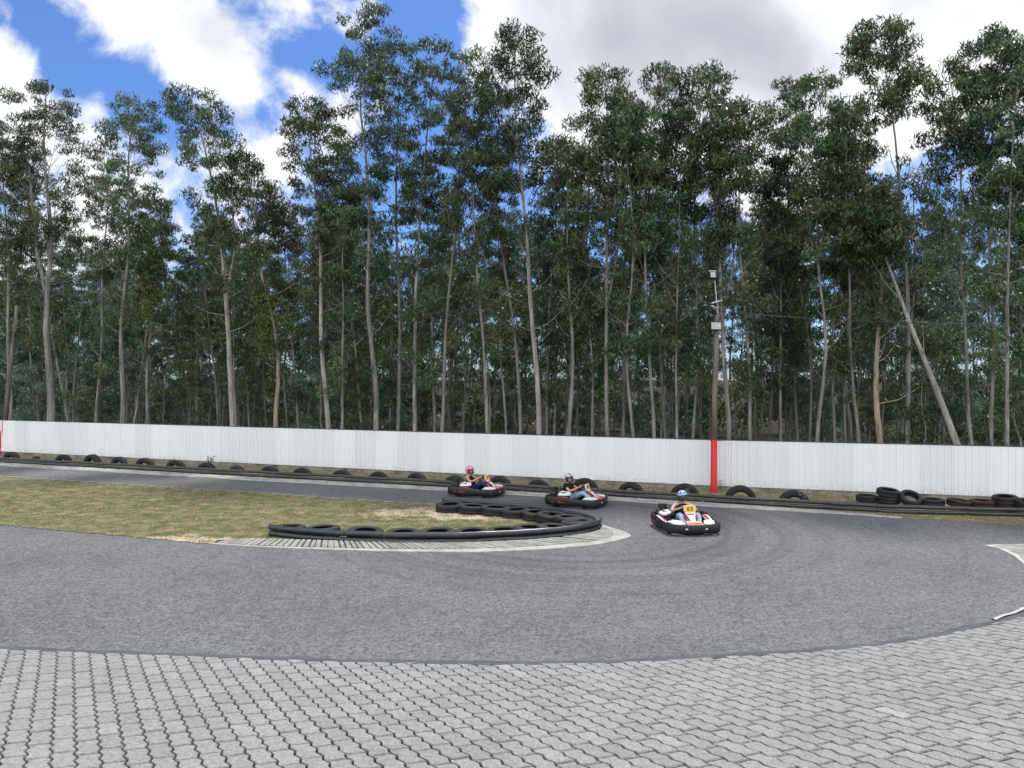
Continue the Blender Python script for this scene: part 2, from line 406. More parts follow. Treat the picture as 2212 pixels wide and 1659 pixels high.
M['slot'] = mat('slot_dirt', (.05, .047, .042), .95).m
M['whiteline'] = m_concrete('white_edging', (.48, .47, .45), (.33, .32, .3))
M['bark'] = m_bark('eucalyptus_bark', (.34, .32, .295), (.235, .225, .21)); M['bark_pale'] = m_bark('pale_bark', (.42, .4, .37), (.36, .33, .3)); M['bark_orange'] = m_bark('stripped_bark', (.4, .335, .265), (.36, .29, .22))
M['leaf'] = m_leaf('eucalyptus_leaves', [(0, (.018, .033, .02)), (.35, (.045, .075, .036)), (.62, (.075, .118, .05)), (.85, (.115, .165, .08)), (.94, (.15, .165, .06)), (1, (.17, .12, .065))])
M['leaf_yellow'] = m_leaf('climber_leaves', [(0, (.075, .13, .03)), (.6, (.125, .19, .045)), (1, (.2, .25, .07))])
M['leaf_blue'] = m_leaf('juvenile_leaves', [(0, (.06, .1, .08)), (.5, (.11, .165, .135)), (.85, (.18, .25, .215)), (1, (.27, .34, .31))], .15)
M['leaf_bush'] = m_leaf('bush_leaves', [(0, (.035, .06, .028)), (.6, (.07, .11, .045)), (1, (.12, .15, .06))])
M['grass'] = m_leaf('grass_blades', [(0, (.075, .1, .036)), (.5, (.15, .155, .072)), (1, (.38, .33, .21))], .3, .7)
M['rubber'] = m_rubber(); M['rubber_dusty'] = m_rubber('dusty_rubber', (.012, .012, .012), (.05, .047, .04), .3)
M['rubber_red'] = m_rubber('red_stained_rubber', (.016, .015, .015), (.1, .026, .018), .8)
M['pipe'] = m_paint('black_plastic_pipe', (.022, .028, .034), .33, .6, .4, (.075, .075, .07), 3)
M['bolt'] = mat('bolt_dark', (.006, .006, .006), .6).m
M['wall'] = m_wall(); M['plinth'] = m_concrete('plinth', (.3, .28, .25), (.12, .1, .08)); M['trim'] = mat('dark_trim', (.05, .05, .055), .6).m

# ------------------------------------------------------------------ ground, track, infield
def sheet(name, outline, z, m, kind='structure'):
    mb = MB(); mb.poly([(p[0], p[1], z) for p in outline]); o = mb.build(name, m)
    bm = bmesh.new(); bm.from_mesh(o.data); bmesh.ops.triangulate(bm, faces=bm.faces[:]); 
    for f in bm.faces:
        if f.normal.z < 0: f.normal_flip()
    bm.to_mesh(o.data); bm.free()
    return tag(o, kind=kind)
sheet('ground', [(-900, -400), (900, -400), (900, 1200), (-900, 1200)], -.06, M['floor'])
WL = [P(-260, 968.5), P(5, 981.7), P(548.6, 1008.5), P(1100, 1035), P(1541, 1059), P(1645, 1064), P(2212, 1086.5), P(2420, 1094.5)]    # foot of the white wall
WL = [Vector((p.x, p.y, 0)) for p in WL]
wdir = (WL[-1]-WL[0]).normalized(); wnor = Vector((wdir.y, -wdir.x, 0))      # points to the camera side
if wnor.y > 0: wnor = -wnor
edge_px = [(-330, 1386), (0, 1399), (350, 1412), (700, 1424.5), (1000, 1430.5), (1106, 1431.5), (1317, 1428), (1500, 1419), (1770, 1402), (1964, 1381), (2100, 1352), (2166, 1339), (2212, 1323), (2300, 1296), (2450, 1250)]
A = smooth_path([P(x, y) for x, y in edge_px], 160)                            # pavement / asphalt boundary
rail_px = [(-150, 991.5), (0, 999.5), (300, 1016), (548, 1030), (960, 1052.5), (1371, 1076), (1646, 1093), (1858, 1105), (1958, 1110.5), (2212, 1117), (2400, 1122)]
RAIL = smooth_path([P(x, y) for x, y in rail_px], 220)
back = [P(-330, 985), P(2450, 1110)]
# asphalt: everything from the pavement edge to the outer rail
ol = [Vector((-70, 12.4, 0))]+[p for p in A]+[Vector((28, 20, 0))]+[Vector((30, 23.5, 0))]+[p for p in reversed(RAIL)]+[Vector((-70, RAIL[0].y+12, 0))]
sheet('asphalt_track', ol, 0.0, M['asphalt'])
# verge between track and wall
strip_in = [(-150, 998), (0, 1006), (300, 1023.5), (548, 1038), (960, 1060), (1371, 1084.5), (1646, 1101), (1800, 1110), (1948, 1119.5), (2087, 1127.5), (2212, 1136), (2400, 1146)]
SI = smooth_path([P(x, y) for x, y in strip_in], 120)
wb = [p-wnor*1.5 for p in WL]
sheet('verge', SI+list(reversed(wb)), .006, M['verge'])
strip_out = [(-150, 994), (0, 1000.5), (300, 1017.5), (548, 1032), (960, 1054), (1371, 1077.5), (1646, 1095), (1800, 1106), (1945, 1118.5)]
SO = smooth_path([P(x, y) for x, y in strip_out], 90)
SI2 = smooth_path([P(x, y) for x, y in strip_in[:9]], 90)
jit = lambda p, s: p+Vector((random.uniform(-s, s), random.uniform(-s, s), 0))
mb = MB(); pr = [jit(p, .02) for p in SI2]; n = len(pr)
mb.add([(p.x, p.y, .03) for p in SO]+[(p.x, p.y, .03) for p in pr]+[(p.x, p.y-.02, -.02) for p in pr], [(i, i+1, n+i+1, n+i) for i in range(n-1)]+[(n+i, n+i+1, 2*n+i+1, 2*n+i) for i in range(n-1)])
tag(mb.build('concrete_strip', M['strip']), kind='structure')

# infield lawn
far_px = [(-330, 1009), (0, 1029.5), (280, 1047.5), (548, 1065), (780, 1081.5), (954, 1091.5), (1100, 1099), (1220, 1112), (1280, 1126)]
near_px = [(1290, 1158), (1230, 1172), (1106, 1181), (940, 1185), (755, 1182), (560, 1176), (459, 1175.5), (300, 1161), (174, 1150), (60, 1140), (0, 1134.5), (-150, 1122), (-330, 1107)]
fa = smooth_path([P(x, y) for x, y in far_px], 120); ne = smooth_path([P(x, y) for x, y in near_px], 160)
lawn = [jit(p, .04) for p in fa]+[jit(p, .05) for p in ne]
sheet('infield_lawn', lawn, .012, M['infield'])
mb = MB(); fe = [P(x, y) for x, y in far_px[:6]]; fe = smooth_path(fe, 60)
mb.add([(p.x, p.y+.10, .018) for p in fe]+[(p.x, p.y-.03, .018) for p in fe], [(i, i+1, 61+i-1+0, 60+i) for i in range(59)])
tag(mb.build('lawn_edging', M['strip']), kind='structure')

# ------------------------------------------------------------------ kerb round the apex
K_out = [(455, 1176.5), (566, 1183.4), (722, 1189.5), (930, 1194.5), (1097, 1192.5), (1231, 1184.5), (1298, 1176.5), (1342, 1167), (1363, 1159.5), (1352, 1151), (1330, 1144.5), (1296, 1134)]
K_mid = [(460, 1175.5), (566, 1182), (722, 1186.5), (930, 1189.3), (1097, 1186), (1200, 1180), (1272, 1173), (1312, 1165), (1326, 1157), (1320, 1150), (1306, 1143), (1293, 1136)]
K_in = [(470, 1171.5), (566, 1170), (690, 1173.5), (930, 1178.5), (1097, 1175), (1190, 1168.5), (1250, 1161), (1285, 1154), (1297, 1149), (1298, 1145), (1296, 1141), (1290, 1138)]
nk = 140
ko, km, ki = (smooth_path([P(x, y) for x, y in k], nk) for k in (K_out, K_mid, K_in))
kerb = empty('kerb', ko[40]); tag(kerb, 'pale concrete kerb with slanted slots curving round the apex tyre barrier', 'kerb')
inv = -Vector(kerb.location)
mb = MB()
jo = [jit(p, .012) for p in ko]
v = [(p.x, p.y, -.01) for p in jo]+[(p.x, p.y, .028) for p in jo]+[(p.x, p.y, .034) for p in km]
mb.add([Vector(p)+inv for p in v], [(r_*nk+i, r_*nk+i+1, (r_+1)*nk+i+1, (r_+1)*nk+i) for r_ in range(2) for i in range(nk-1)])
mb.build('outer_band', M['strip'], kerb)
mb = MB()
v = [(p.x, p.y, .028) for p in km]+[(p.x, p.y, .06) for p in ki]+[(p.x, p.y+.12, .0) for p in ki]
mb.add([Vector(p)+inv for p in v], [(r_*nk+i, r_*nk+i+1, (r_+1)*nk+i+1, (r_+1)*nk+i) for r_ in range(2) for i in range(nk-1)])
mb.build('slot_bed', M['slot'], kerb)
mb = MB()
km2, ki2 = smooth_path(km, 600), smooth_path(ki, 600)
tot = path_len(km2); pos = .1; L600 = tot/599
while pos < tot-.25:
    wblk = random.uniform(.1, .135); a, b = int(pos/L600), int((pos+wblk)/L600)
    if b >= 598: break
    fr = pos/tot; sh = int((.2-fr*.55)/L600) if fr < .8 else int(-.12/L600)
    cl = lambda i: max(0, min(599, i))
    p0, p1, q0, q1 = km2[a], km2[b], ki2[cl(a+sh)], ki2[cl(b+sh)]
    hz = .052+random.uniform(-.006, .006)
    top = [Vector((p0.x, p0.y, hz)), Vector((p1.x, p1.y, hz)), Vector((q1.x, q1.y, hz+.035)), Vector((q0.x, q0.y, hz+.035))]
    mb.prism([t+inv-Vector((0, 0, .07)) for t in top], (0, 0, .07))
    pos += wblk+random.uniform(.028, .045)
mb.build('kerb_block', M['concrete'], kerb, bevel=.012)['kind'] = 'stuff'

# ------------------------------------------------------------------ pavement in front (bank of interlocking pavers rising to the viewer)
SL = .123
Anp = np.array([(p.x, p.y) for p in A])
def bank(x, y):                                 # height of the bank: rises away from the track edge
    x = np.asarray(x, float); y = np.asarray(y, float)
    yb = np.interp(x, Anp[:, 0], Anp[:, 1]) if np.all(np.diff(Anp[:, 0]) > 0) else np.interp(x, np.sort(Anp[:, 0]), Anp[np.argsort(Anp[:, 0]), 1])
    d = np.maximum(yb-y, 0)
    slope = SL*(1-.35*np.clip((x-5)/6, 0, 1))
    return .02+slope*np.minimum(d, 11)*(d/(d+.25))
def inside(x, y, margin): 
    yb = np.interp(x, Anp[:, 0], Anp[:, 1]); return y < yb-margin
# joint bed
gx = np.linspace(-16, 15, 90); gy = np.linspace(-6, 14.5, 90)
vs, fs = [], []
xs = np.linspace(-16, 16, 100)
rows = np.concatenate([np.linspace(0, 3, 16), np.linspace(3.3, 22, 34)])
XX = np.repeat(xs[:, None], len(rows), 1); YB = np.interp(XX, Anp[:, 0], Anp[:, 1]); YY = YB-.12-rows[None, :]
ZZ = bank(XX, YY)-.034
V = np.stack([XX, YY, ZZ], -1).reshape(-1, 3); nr = len(rows)
I = np.arange((len(xs)-1)*nr).reshape(len(xs)-1, nr)[:, :-1].ravel()
Q = np.stack([I, I+1, I+nr+1, I+nr], 1)
tag(link('joint_bed', np_mesh('joint_bed', V, Q, M['joint'], smooth=True)), kind='structure')
cdir = Vector((-.5, .866)); cell = .41
rv = Vector((.192, .0625))
base0 = Vector((0.0, 8.0))
pv, pf, pt = [], [], []
amp = .017
def build_pavers():
    per = cell/2
    def tri(v): v = (v/per) % 1.0; return 4*v-1 if v < .5 else 3-4*v
    def side_pts(s0, s1):
        k0 = math.ceil(s0/(per/2)+1e-6); ss = [s0]; k = k0
        while k*per/2 < s1-1e-4:
            if k*per/2 > s0+.02 and k*per/2 < s1-.02: ss.append(k*per/2)
            k += 1
        return ss+[s1]
    for i in range(-100, 112):
        off = -i*rv.dot(cdir)*0+((.16 if i % 2 else -.1)+random.uniform(-.02, .02))*cell
        for j in range(-36, 50):
            o = base0+rv*i+cdir*(cell*j+off)
            c = o+rv*.5+cdir*cell*.5
            if c.y < -1.0 or c.y > 15.2 or abs(c.x) > 15.6: continue
            yb = float(np.interp(c.x, Anp[:, 0], Anp[:, 1]))
            if c.y > yb+.15: continue
            g = random.uniform(.01, .017); wv = rv.normalized(); wl = rv.length
            sx = .009+random.uniform(0, .003); S0 = cell*j+off+g; S1 = cell*(j+1)+off-g; sk_ = i*rv.dot(cdir)
            left = [base0+rv*i+cdir*q+wv*(sx+amp*tri(q+sk_*0)) for q in side_pts(S0, S1)]
            right = [base0+rv*i+cdir*q+wv*(wl-sx+amp*tri(q+sk_*0)) for q in side_pts(S0, S1)]
            bend = .012
            topm = [left[-1]+(right[-1]-left[-1])*t+cdir*(bend*s) for t, s in ((.3, -.5), (.7, .6))]
            botm = [left[0]+(right[0]-left[0])*t+cdir*(bend*s) for t, s in ((.7, .6), (.3, -.5))]
            out = left+topm+right[::-1]+botm
            if any(p.y > yb-.1 for p in out):
                out = [Vector((p.x, min(p.y, float(np.interp(p.x, Anp[:, 0], Anp[:, 1]))-.115))) for p in out]
            tx, ty, dz = random.gauss(0, .006), random.gauss(0, .006), random.gauss(0, .0018)
            tint = min(1, max(0, random.gauss(.5, .13))); 
            if random.random() < .002: tint = 1
            yield out, c, tx, ty, dz, tint
mb = MB(); tints = []
for out, c, tx, ty, dz, tint in build_pavers():
    xs_ = [p.x for p in out]; ys_ = [p.y for p in out]
    zb = bank(xs_, ys_)
    n_ = len(out); top = []; low = []
    for p, z in zip(out, zb):
        z += dz+(p.x-c.x)*tx+(p.y-c.y)*ty
        q = p+(c-p)*.045
        top.append((q.x, q.y, z)); low.append((p.x, p.y, z-.012))
    bot = [(x, y, z-.05) for x, y, z in low]
    mb.add(top+low+bot, [tuple(range(n_))]+[(n_+i, n_+(i+1) % n_, (i+1) % n_, i) for i in range(n_)]+[(2*n_+i, 2*n_+(i+1) % n_, n_+(i+1) % n_, n_+i) for i in range(n_)])
    tints += [tint]*(1+2*n_)
o = mb.build('pavement', M['paver'])
bm = bmesh.new(); bm.from_mesh(o.data)
# make sure the top faces look up
a = o.data.attributes.new('tint', 'FLOAT', 'FACE'); a.data.foreach_set('value', np.array(tints, np.float32))
bm.free()
if o.data.polygons[0].normal.z < 0: o.data.flip_normals()
tag(o, kind='structure')
# smooth bitumen edge strip along the pavement
mb = MB(); vv = []
na = len(A)
for k, p in enumerate(A):
    t = (A[min(k+1, na-1)]-A[max(k-1, 0)]).normalized(); nn = Vector((-t.y, t.x, 0))
    wob = .02*math.sin(k*.7)+random.uniform(-.008, .008)
    q0 = p-nn*.15; q1 = p-nn*.07; q2 = p+nn*(.04+wob)
    vv += [(q0.x, q0.y, .0), (q0.x, q0.y, .026), (q1.x, q1.y, .024), (q2.x, q2.y, .005)]
mb.smooth = True
mb.add(vv, [(4*i+r_, 4*(i+1)+r_, 4*(i+1)+r_+1, 4*i+r_+1) for i in range(na-1) for r_ in range(3)])
tag(mb.build('edge_strip', M['edge']), kind='structure')

# paved tongue on the right with a white border
tb = [(2124, 1178), (2160, 1186), (2190, 1201), (2212, 1219), (2300, 1245), (2460, 1270), (2460, 1150), (2300, 1170), (2212, 1176), (2160, 1176.3)]
tp = [P(x, y) for x, y in tb]
sheet('paved_tongue', tp, .008, M['whiteline'])
cen = sum(tp, Vector())/len(tp); tin = [p+(cen-p).normalized()*(.16 if i < 6 else .05) for i, p in enumerate(tp)]; tin[0] = P(2143, 1181)
sheet('tongue_paving', tin, .013, M['concrete'])
# white edging scrap on the right end of the pavement edge
mb = MB()
seg = smooth_path([P(2150, 1342), P(2172, 1332), P(2190, 1328), P(2230, 1312), P(2330, 1284)], 24)
mb.add([(p.x, p.y-.02, .03) for p in seg]+[(p.x, p.y+.06+random.uniform(-.03, .04), .026) for p in seg]+[(p.x, p.y+.11, 0) for p in seg], [(r_*24+i, r_*24+i+1, (r_+1)*24+i+1, (r_+1)*24+i) for r_ in range(2) for i in range(23)])
tag(mb.build('white_edging', M['whiteline']), kind='structure')

# ------------------------------------------------------------------ white sheet-metal wall
WALL_H = 1.75
WP = smooth_path([p for p in WL], 9)
def wall_section(p0, p1, label):
    t = (p1-p0); L = t.length; t.normalize(); nn = Vector((t.y, -t.x, 0))
    if nn.y > 0: nn = -nn
    root = empty('sheet_metal_fence', p0); tag(root, label, 'wall', 'sections of the white sheet-metal wall')
    mb = MB(); prof = []; s = 0.0; k = 0
    while s < L:                                    # trapezoid ribs, alternating pitch
        pitch = .2
        for ds, h in ((0, .0), (.01, .03), (.05, .03), (.06, 0), (.105, 0), (.108, .004), (.122, .004), (.125, 0)):
            if s+ds < L: prof.append((s+ds, h))
        s += pitch; k += 1
    prof.append((L, 0))
    z0, z1 = .16, WALL_H
    vs = []
    for s_, h in prof: vs += [t*s_+nn*h+Vector((0, 0, z0)), t*s_+nn*h+Vector((0, 0, z1))]
    mb.add(vs, [(2*i, 2*i+2, 2*i+3, 2*i+1) for i in range(len(prof)-1)])
    o = mb.build('cladding', M['wall'], root)
    so = o.modifiers.new('thick', 'SOLIDIFY'); so.thickness = .004
    ang = math.atan2(t.y, t.x); rot = Matrix.Rotation(ang, 3, 'Z')
    mb = MB(); mb.box(t*(L/2)-nn*.02+Vector((0, 0, WALL_H+.016)), (L, .07, .028), rot); mb.build('top_rail', M['trim'], root)
    mb = MB(); mb.box(t*(L/2)-nn*.10+Vector((0, 0, .075)), (L, .15, .16), rot); mb.build('plinth', M['plinth'], root)
    mb = MB()
    for q in np.arange(.4, L, 3.0): mb.box(t*q-nn*.09+Vector((0, 0, .9)), (.08, .08, 1.66), rot)
    mb.build('back_post', M['trim'], root)['kind'] = 'stuff'
    return root
pole_s = P(1541, 1063)
def on_wall(px):
    best = None
    for i in range(len(WL)-1):
        a, b = WL[i], WL[i+1]
        for k in range(200):
            q = a.lerp(b, k/200); x = 1106+F*q.x/q.y
            if best is None or abs(x-px) < best[0]: best = (abs(x-px), q)
    return best[1].copy()
wall_section(WL[0], on_wall(3), 'sliver of white ribbed metal wall beyond the red pole at the frame edge')
wall_section(on_wall(3)+wdir*.01, on_wall(1541), 'long white ribbed metal wall between the two red-based poles')
wall_section(on_wall(1541)+wdir*.01, WL[-1], 'white ribbed metal wall behind the loose tyres past the lamp pole')
# little grey box on the wall
q = on_wall(1557.5); bx = PD(1557.5, 1041, q.y-.06)
root = empty('junction_box', bx, math.atan2(wdir.y, wdir.x)); tag(root, 'small grey junction box on the white wall beside the red pole base', 'junction box')
mb = MB(); mb.box((0, 0, 0), (.13, .06, .17)); mb.build('box', mat('grey_box', (.42, .43, .45), .5).m, root, bevel=.01)
mb = MB(); mb.box((0, -.034, 0), (.11, .012, .15)); mb.build('lid', mat('grey_lid', (.5, .51, .53), .4).m, root, bevel=.006)
mb = MB(); mb.tube([(0, 0, -.085), (0, .01, -bx.z)], .008, 6); mb.build('conduit', M['trim'], root)

# ------------------------------------------------------------------ tyres
def tyre_profile(Ro, wd, Ri):
    h = wd/2
    return [(Ri, -h*.75), (Ri+.03, -h*.92), (Ri+(Ro-Ri)*.55, -h), (Ro-.05, -h*.95), (Ro-.015, -h*.82), (Ro, -h*.6), (Ro+.002, -h*.2), (Ro-.010, -h*.16), (Ro-.010, -h*.1), (Ro+.003, -h*.05),
            (Ro+.003, h*.05), (Ro-.010, h*.1), (Ro-.010, h*.16), (Ro+.002, h*.2), (Ro, h*.6), (Ro-.015, h*.82), (Ro-.05, h*.95), (Ro-(Ro-Ri)*.4, h), (Ri+(Ro-Ri)*.3, h*.97), (Ri+.03, h*.92), (Ri, h*.75),
            (Ri+.02, h*.7), (Ro-.06, h*.55), (Ro-.06, -h*.55), (Ri+.02, -h*.7)]
def tyre_mesh(name, Ro, wd, Ri, m):
    mb = MB(); mb.lathe(tyre_profile(Ro, wd, Ri), 44); o = mb.build(name, m); me = o.data; bpy.data.objects.remove(o); return me
T_big = tyre_mesh('truck_tyre', .46, .27, .27, M['rubber_dusty']); T_flat = tyre_mesh('flat_tyre', .44, .25, .24, M['rubber'])
T_car = tyre_mesh('car_tyre', .33, .215, .2, M['rubber']); T_red = tyre_mesh('stained_tyre', .34, .22, .2, M['rubber_red'])
half_px = [24, 78, 136, 199, 257, 312, 379, 445, 511, 582, 652, 738, 817, 900, 982, 1079, 1163, 1263, 1363, 1480, 1600, 1716]
half_top = [977.5, 983, 983, 983.7, 988.6, 991, 995, 1000, 1006.7, 1008, 1011.5, 1017, 1021, 1022.4, 1030, 1030.5, 1038, 1035.5, 1042, 1047, 1051, 1062]
hints = {0: 'next to the red pole at the frame edge', 1: 'dull and twisted,', 18: 'between the second kart and the lamp pole,', 19: 'just before the red pole base,', 20: 'just past the red pole base,', 21: 'last before the loose tyres,'}
for i, (px, ty) in enumerate(zip(half_px, half_top)):
    q = on_wall(px)
    rp = min(RAIL, key=lambda p: abs(1106+F*p.x/p.y-px))
    c = q.lerp(rp, .55); c = Vector(((px-1106)/F*c.y, c.y, 0))
    ztop = PD(px, ty, c.y).z; zc = min(.12, ztop-.44)
    o = link('half_buried_tyre', T_big, None, (c.x, c.y, zc))
    ax = (wnor+Vector((random.uniform(-.18, .18), 0, 0)) + (Vector((-.5, 0, 0)) if i == 1 else Vector())).normalized()
    o.rotation_euler = ax.to_track_quat('Z', 'Y').to_euler(); s = random.uniform(1.02, 1.12) if i != 1 else .88; o.scale = (s, s, random.uniform(.9, 1.1)); o.location.z -= .02
    h = hints.get(i, '')
    lab = f'half-buried truck tyre arch at the wall foot, {h+" " if h else ""}{ORD[i]} from the left'
    tag(o, ' '.join(lab.split()[:16]), 'tyre', 'half-buried tyres along the white wall')
# loose tyres on the right
def flat_tyre(px, py, me, zb, label, tilt=(0, 0), sc_=1.0, back=.0, grp='loose tyres by the white wall'):
    p = P(px, py, 0); hgt = .11*sc_
    p = Vector((p.x*(1+back/p.y), p.y+back, zb+hgt+.03))
    o = link('loose_tyre', me, None, p); o.rotation_euler = (tilt[0], tilt[1], random.uniform(0, 6)) if tilt == (0, 0) else (tilt[0], tilt[1], 0)
    o.scale = (sc_, sc_, sc_); tag(o, label, 'tyre', grp)
    return o
flat_tyre(1872, 1091, T_car, .02, 'worn black tyre lying alone left of the two-tyre stack', back=.4, sc_=.95)
flat_tyre(1920, 1094, T_car, .01, 'lower black tyre of the two-tyre stack by the wall', back=.35, sc_=1.02)
flat_tyre(1918.5, 1094, T_car, .232, 'upper black tyre on top of the two-tyre stack', back=.35, sc_=1.02, tilt=(R(6), R(4)))
flat_tyre(1967, 1097, T_car, .1, 'black tyre tilted up beside the stack, wall showing through its hole', tilt=(R(34), 0), back=.25)
flat_tyre(2014, 1099, T_car, .02, 'black tyre lying flat between the tilted tyre and the red-stained tyres', back=.25, sc_=1.02)
flat_tyre(2073, 1102, T_red, .02, 'red-stained tyre nearest the plain black ones, sagging to one side', back=.25, tilt=(R(3), R(7)), sc_=1.05)
flat_tyre(2122, 1104, T_red, .04, 'tyre with a sandy filled centre among the red-stained tyres', back=.2, sc_=1.05)
mb = MB(); mb.ball((0, 0, .05), (.21, .21, .06), 24, 8); o = mb.build('sand_fill', M['verge']); sp_ = P(2122, 1104); o.location = (sp_.x*(1+.2/sp_.y), sp_.y+.2, .12); tag(o, 'reddish sand filling the middle of a lying tyre', 'sand')
flat_tyre(2172, 1107, T_car, .0, 'black tyre mostly hidden under a red-stained one', back=.25, sc_=1.02)
flat_tyre(2171, 1107, T_red, .2, 'red-stained tyre on top of a hidden black one', back=.25, sc_=1.02, tilt=(R(3), R(-3)))
flat_tyre(2225, 1112, T_red, .1, 'red-stained tyre cut off by the frame edge', back=.15, sc_=1.05, tilt=(R(14), R(4)))

# ------------------------------------------------------------------ pipe barriers
def pipe_rail(name, path, zs, rad, label, cat, spacing, wob=.0):
    c = path[len(path)//2]; root = empty(name, (c.x, c.y, 0)); tag(root, label, cat)
    for zi, z in enumerate(zs):
        mb = MB(); pts = []
        for k, p in enumerate(path): pts.append(Vector((p.x-c.x, p.y-c.y, z+wob*math.sin(k*.35+zi*2)+wob*.5*math.sin(k*.9+zi))))
        mb.tube(pts, rad, 14); pipe = mb.build('pipe', M['pipe'], root)
        mb = MB(); s = .3
        L = path_len(path); step = L/(len(path)-1)
        while s < L-.1:
            k = int(s/step); t = (path[min(k+1, len(path)-1)]-path[max(k-1, 0)]).normalized(); nn = Vector((t.y, -t.x, 0))
            if name == 'guard_rail' and nn.y > 0: nn = -nn
            pc = pts[k]
            mb.tube([pc+nn*(rad*.8), pc+nn*(rad+.004)], .026, 10); s += spacing
        b = mb.build('bolt_hole', M['bolt'], pipe); b['kind'] = 'stuff'
    return root
pipe_rail('guard_rail', smooth_path([p+Vector((0, .05, 0)) for p in RAIL], 260), (.06, .195), .058, 'long double black pipe rail running along the track below the white wall', 'barrier', 1.25, .006)
near_b = [(583, 1159), (625, 1163.5), (680, 1169), (775, 1174), (870, 1177), (1000, 1176.5), (1097, 1172), (1172, 1167.5), (1231, 1161), (1268, 1154.5), (1288, 1148), (1296, 1141)]
far_t = [(1291, 1124.5), (1280, 1117.5), (1255, 1110), (1224, 1104), (1186, 1097), (1142, 1092), (1097, 1087.7), (1030, 1082.5), (957, 1078)]
ap = [P(x, y) for x, y in near_b]+[P(x, y, .26)*1.0 for x, y in far_t]
ap = [Vector((p.x, p.y, 0)) for p in ap]
APEX = smooth_path(ap, 200)
pipe_rail('apex_rail', APEX, (.078, .232), .068, 'double black pipe rail bent round the apex of the infield', 'barrier', .95, .004)
# apex tyres: inside the rail
def inward(k): 
    t = (APEX[min(k+1, 199)]-APEX[max(k-1, 0)]).normalized(); return Vector((-t.y, t.x, 0))
def place_apex(k, off, i, lab):
    nn = inward(k); q = APEX[k]+nn*off
    o = link('lying_tyre', T_flat, None, (q.x, q.y, .125+random.uniform(-.02, .025))); o.rotation_euler = (random.uniform(-.05, .05), random.uniform(-.05, .05), random.uniform(0, 6)); s = random.uniform(.93, 1.04); o.scale = (s, s, random.uniform(.9, 1.05))
    tag(o, lab, 'tyre', 'tyres lying inside the apex rail'); return o
kx = lambda px: min(range(0, 105), key=lambda k: abs(1106+F*APEX[k].x/APEX[k].y-px))
nearpx = [623, 695.6, 788.5, 870, 945, 1019, 1088, 1147.6, 1195]
for i, px in enumerate(nearpx):
    lab = 'black tyre at the open end of the near side of the apex rail' if i == 0 else f'flat black tyre behind the near apex rail, {ORD[i]} from its open end'
    o = place_apex(kx(px), .52, i, lab)
    q = o.location; o.location.x = (px-1106)/F*q.y
Lap = path_len(APEX)/199; s_end = path_len(APEX); n_far = 11
for i in range(n_far):
    k = int((s_end-.45-i*.74)/Lap)
    if k < 108: break
    lab = 'last dusty tyre at the free end of the far apex row' if i == 0 else f'upright-sided dark tyre in the far apex row, {ORD[i]} from its free end'
    place_apex(k, .5, i, lab)

# ------------------------------------------------------------------ lamp pole(s)
m_red = m_paint('red_paint', (.55, .018, .025), .5, .4, .25, (.3, .05, .05), 5)
nt = mat('pole_wood', rough=.85, spec=.2); p_ = objco(nt); a_ = nt.noise(nt.scl(p_, (6, 6, .7)), 1.2, 5, .65)
nt.l.new(nt.mix(nt.mapr(a_, .4, .65), (.2, .18, .16), (.12, .09, .075)), nt.b.inputs['Base Color']); bump(nt, a_, .5, .02); m_pole = nt.m
m_dark = m_paint('black_housing', (.018, .018, .02), .5, .4, .2); m_alu = m_paint('bare_metal', (.5, .51, .52), .4, .5, .2); m_white = m_paint('white_lampware', (.75, .76, .77), .4)
ntg = mat('lamp_glass', (.35, .37, .38), .12, .6); ntg.b.inputs['Metallic'].default_value = .3; m_glass = ntg.m
pb = P(1541, 1063); pb.y -= .05
lp = empty('lamp_post', pb); tag(lp, 'tall wooden lamp pole with red painted foot and two floodlights', 'lamp post', 'red-footed poles along the wall')
Yp = pb.y; loc = lambda px, py, dy=0: PD(px, py, Yp+dy)-pb
mb = MB(); mb.tube([(0, 0, -.3), (0, 0, 0), loc(1542.5, 950)], [.115, .115, .105], 16); mb.build('red_foot', m_red, lp)
mb = MB(); mb.tube([loc(1542.5, 952), loc(1544, 850), loc(1547, 760), loc(1549, 681)], [.1, .092, .085, .075], 14); mb.build('pole', m_pole, lp)
mb = MB(); mb.tube([loc(1550, 705, -.06), loc(1549, 660, -.05), loc(1544, 606, -.05)], .016, 8); mb.tube([loc(1553, 690, -.05), loc(1550.5, 650, -.05)], .012, 8); mb.build('mast_rod', m_alu, lp)
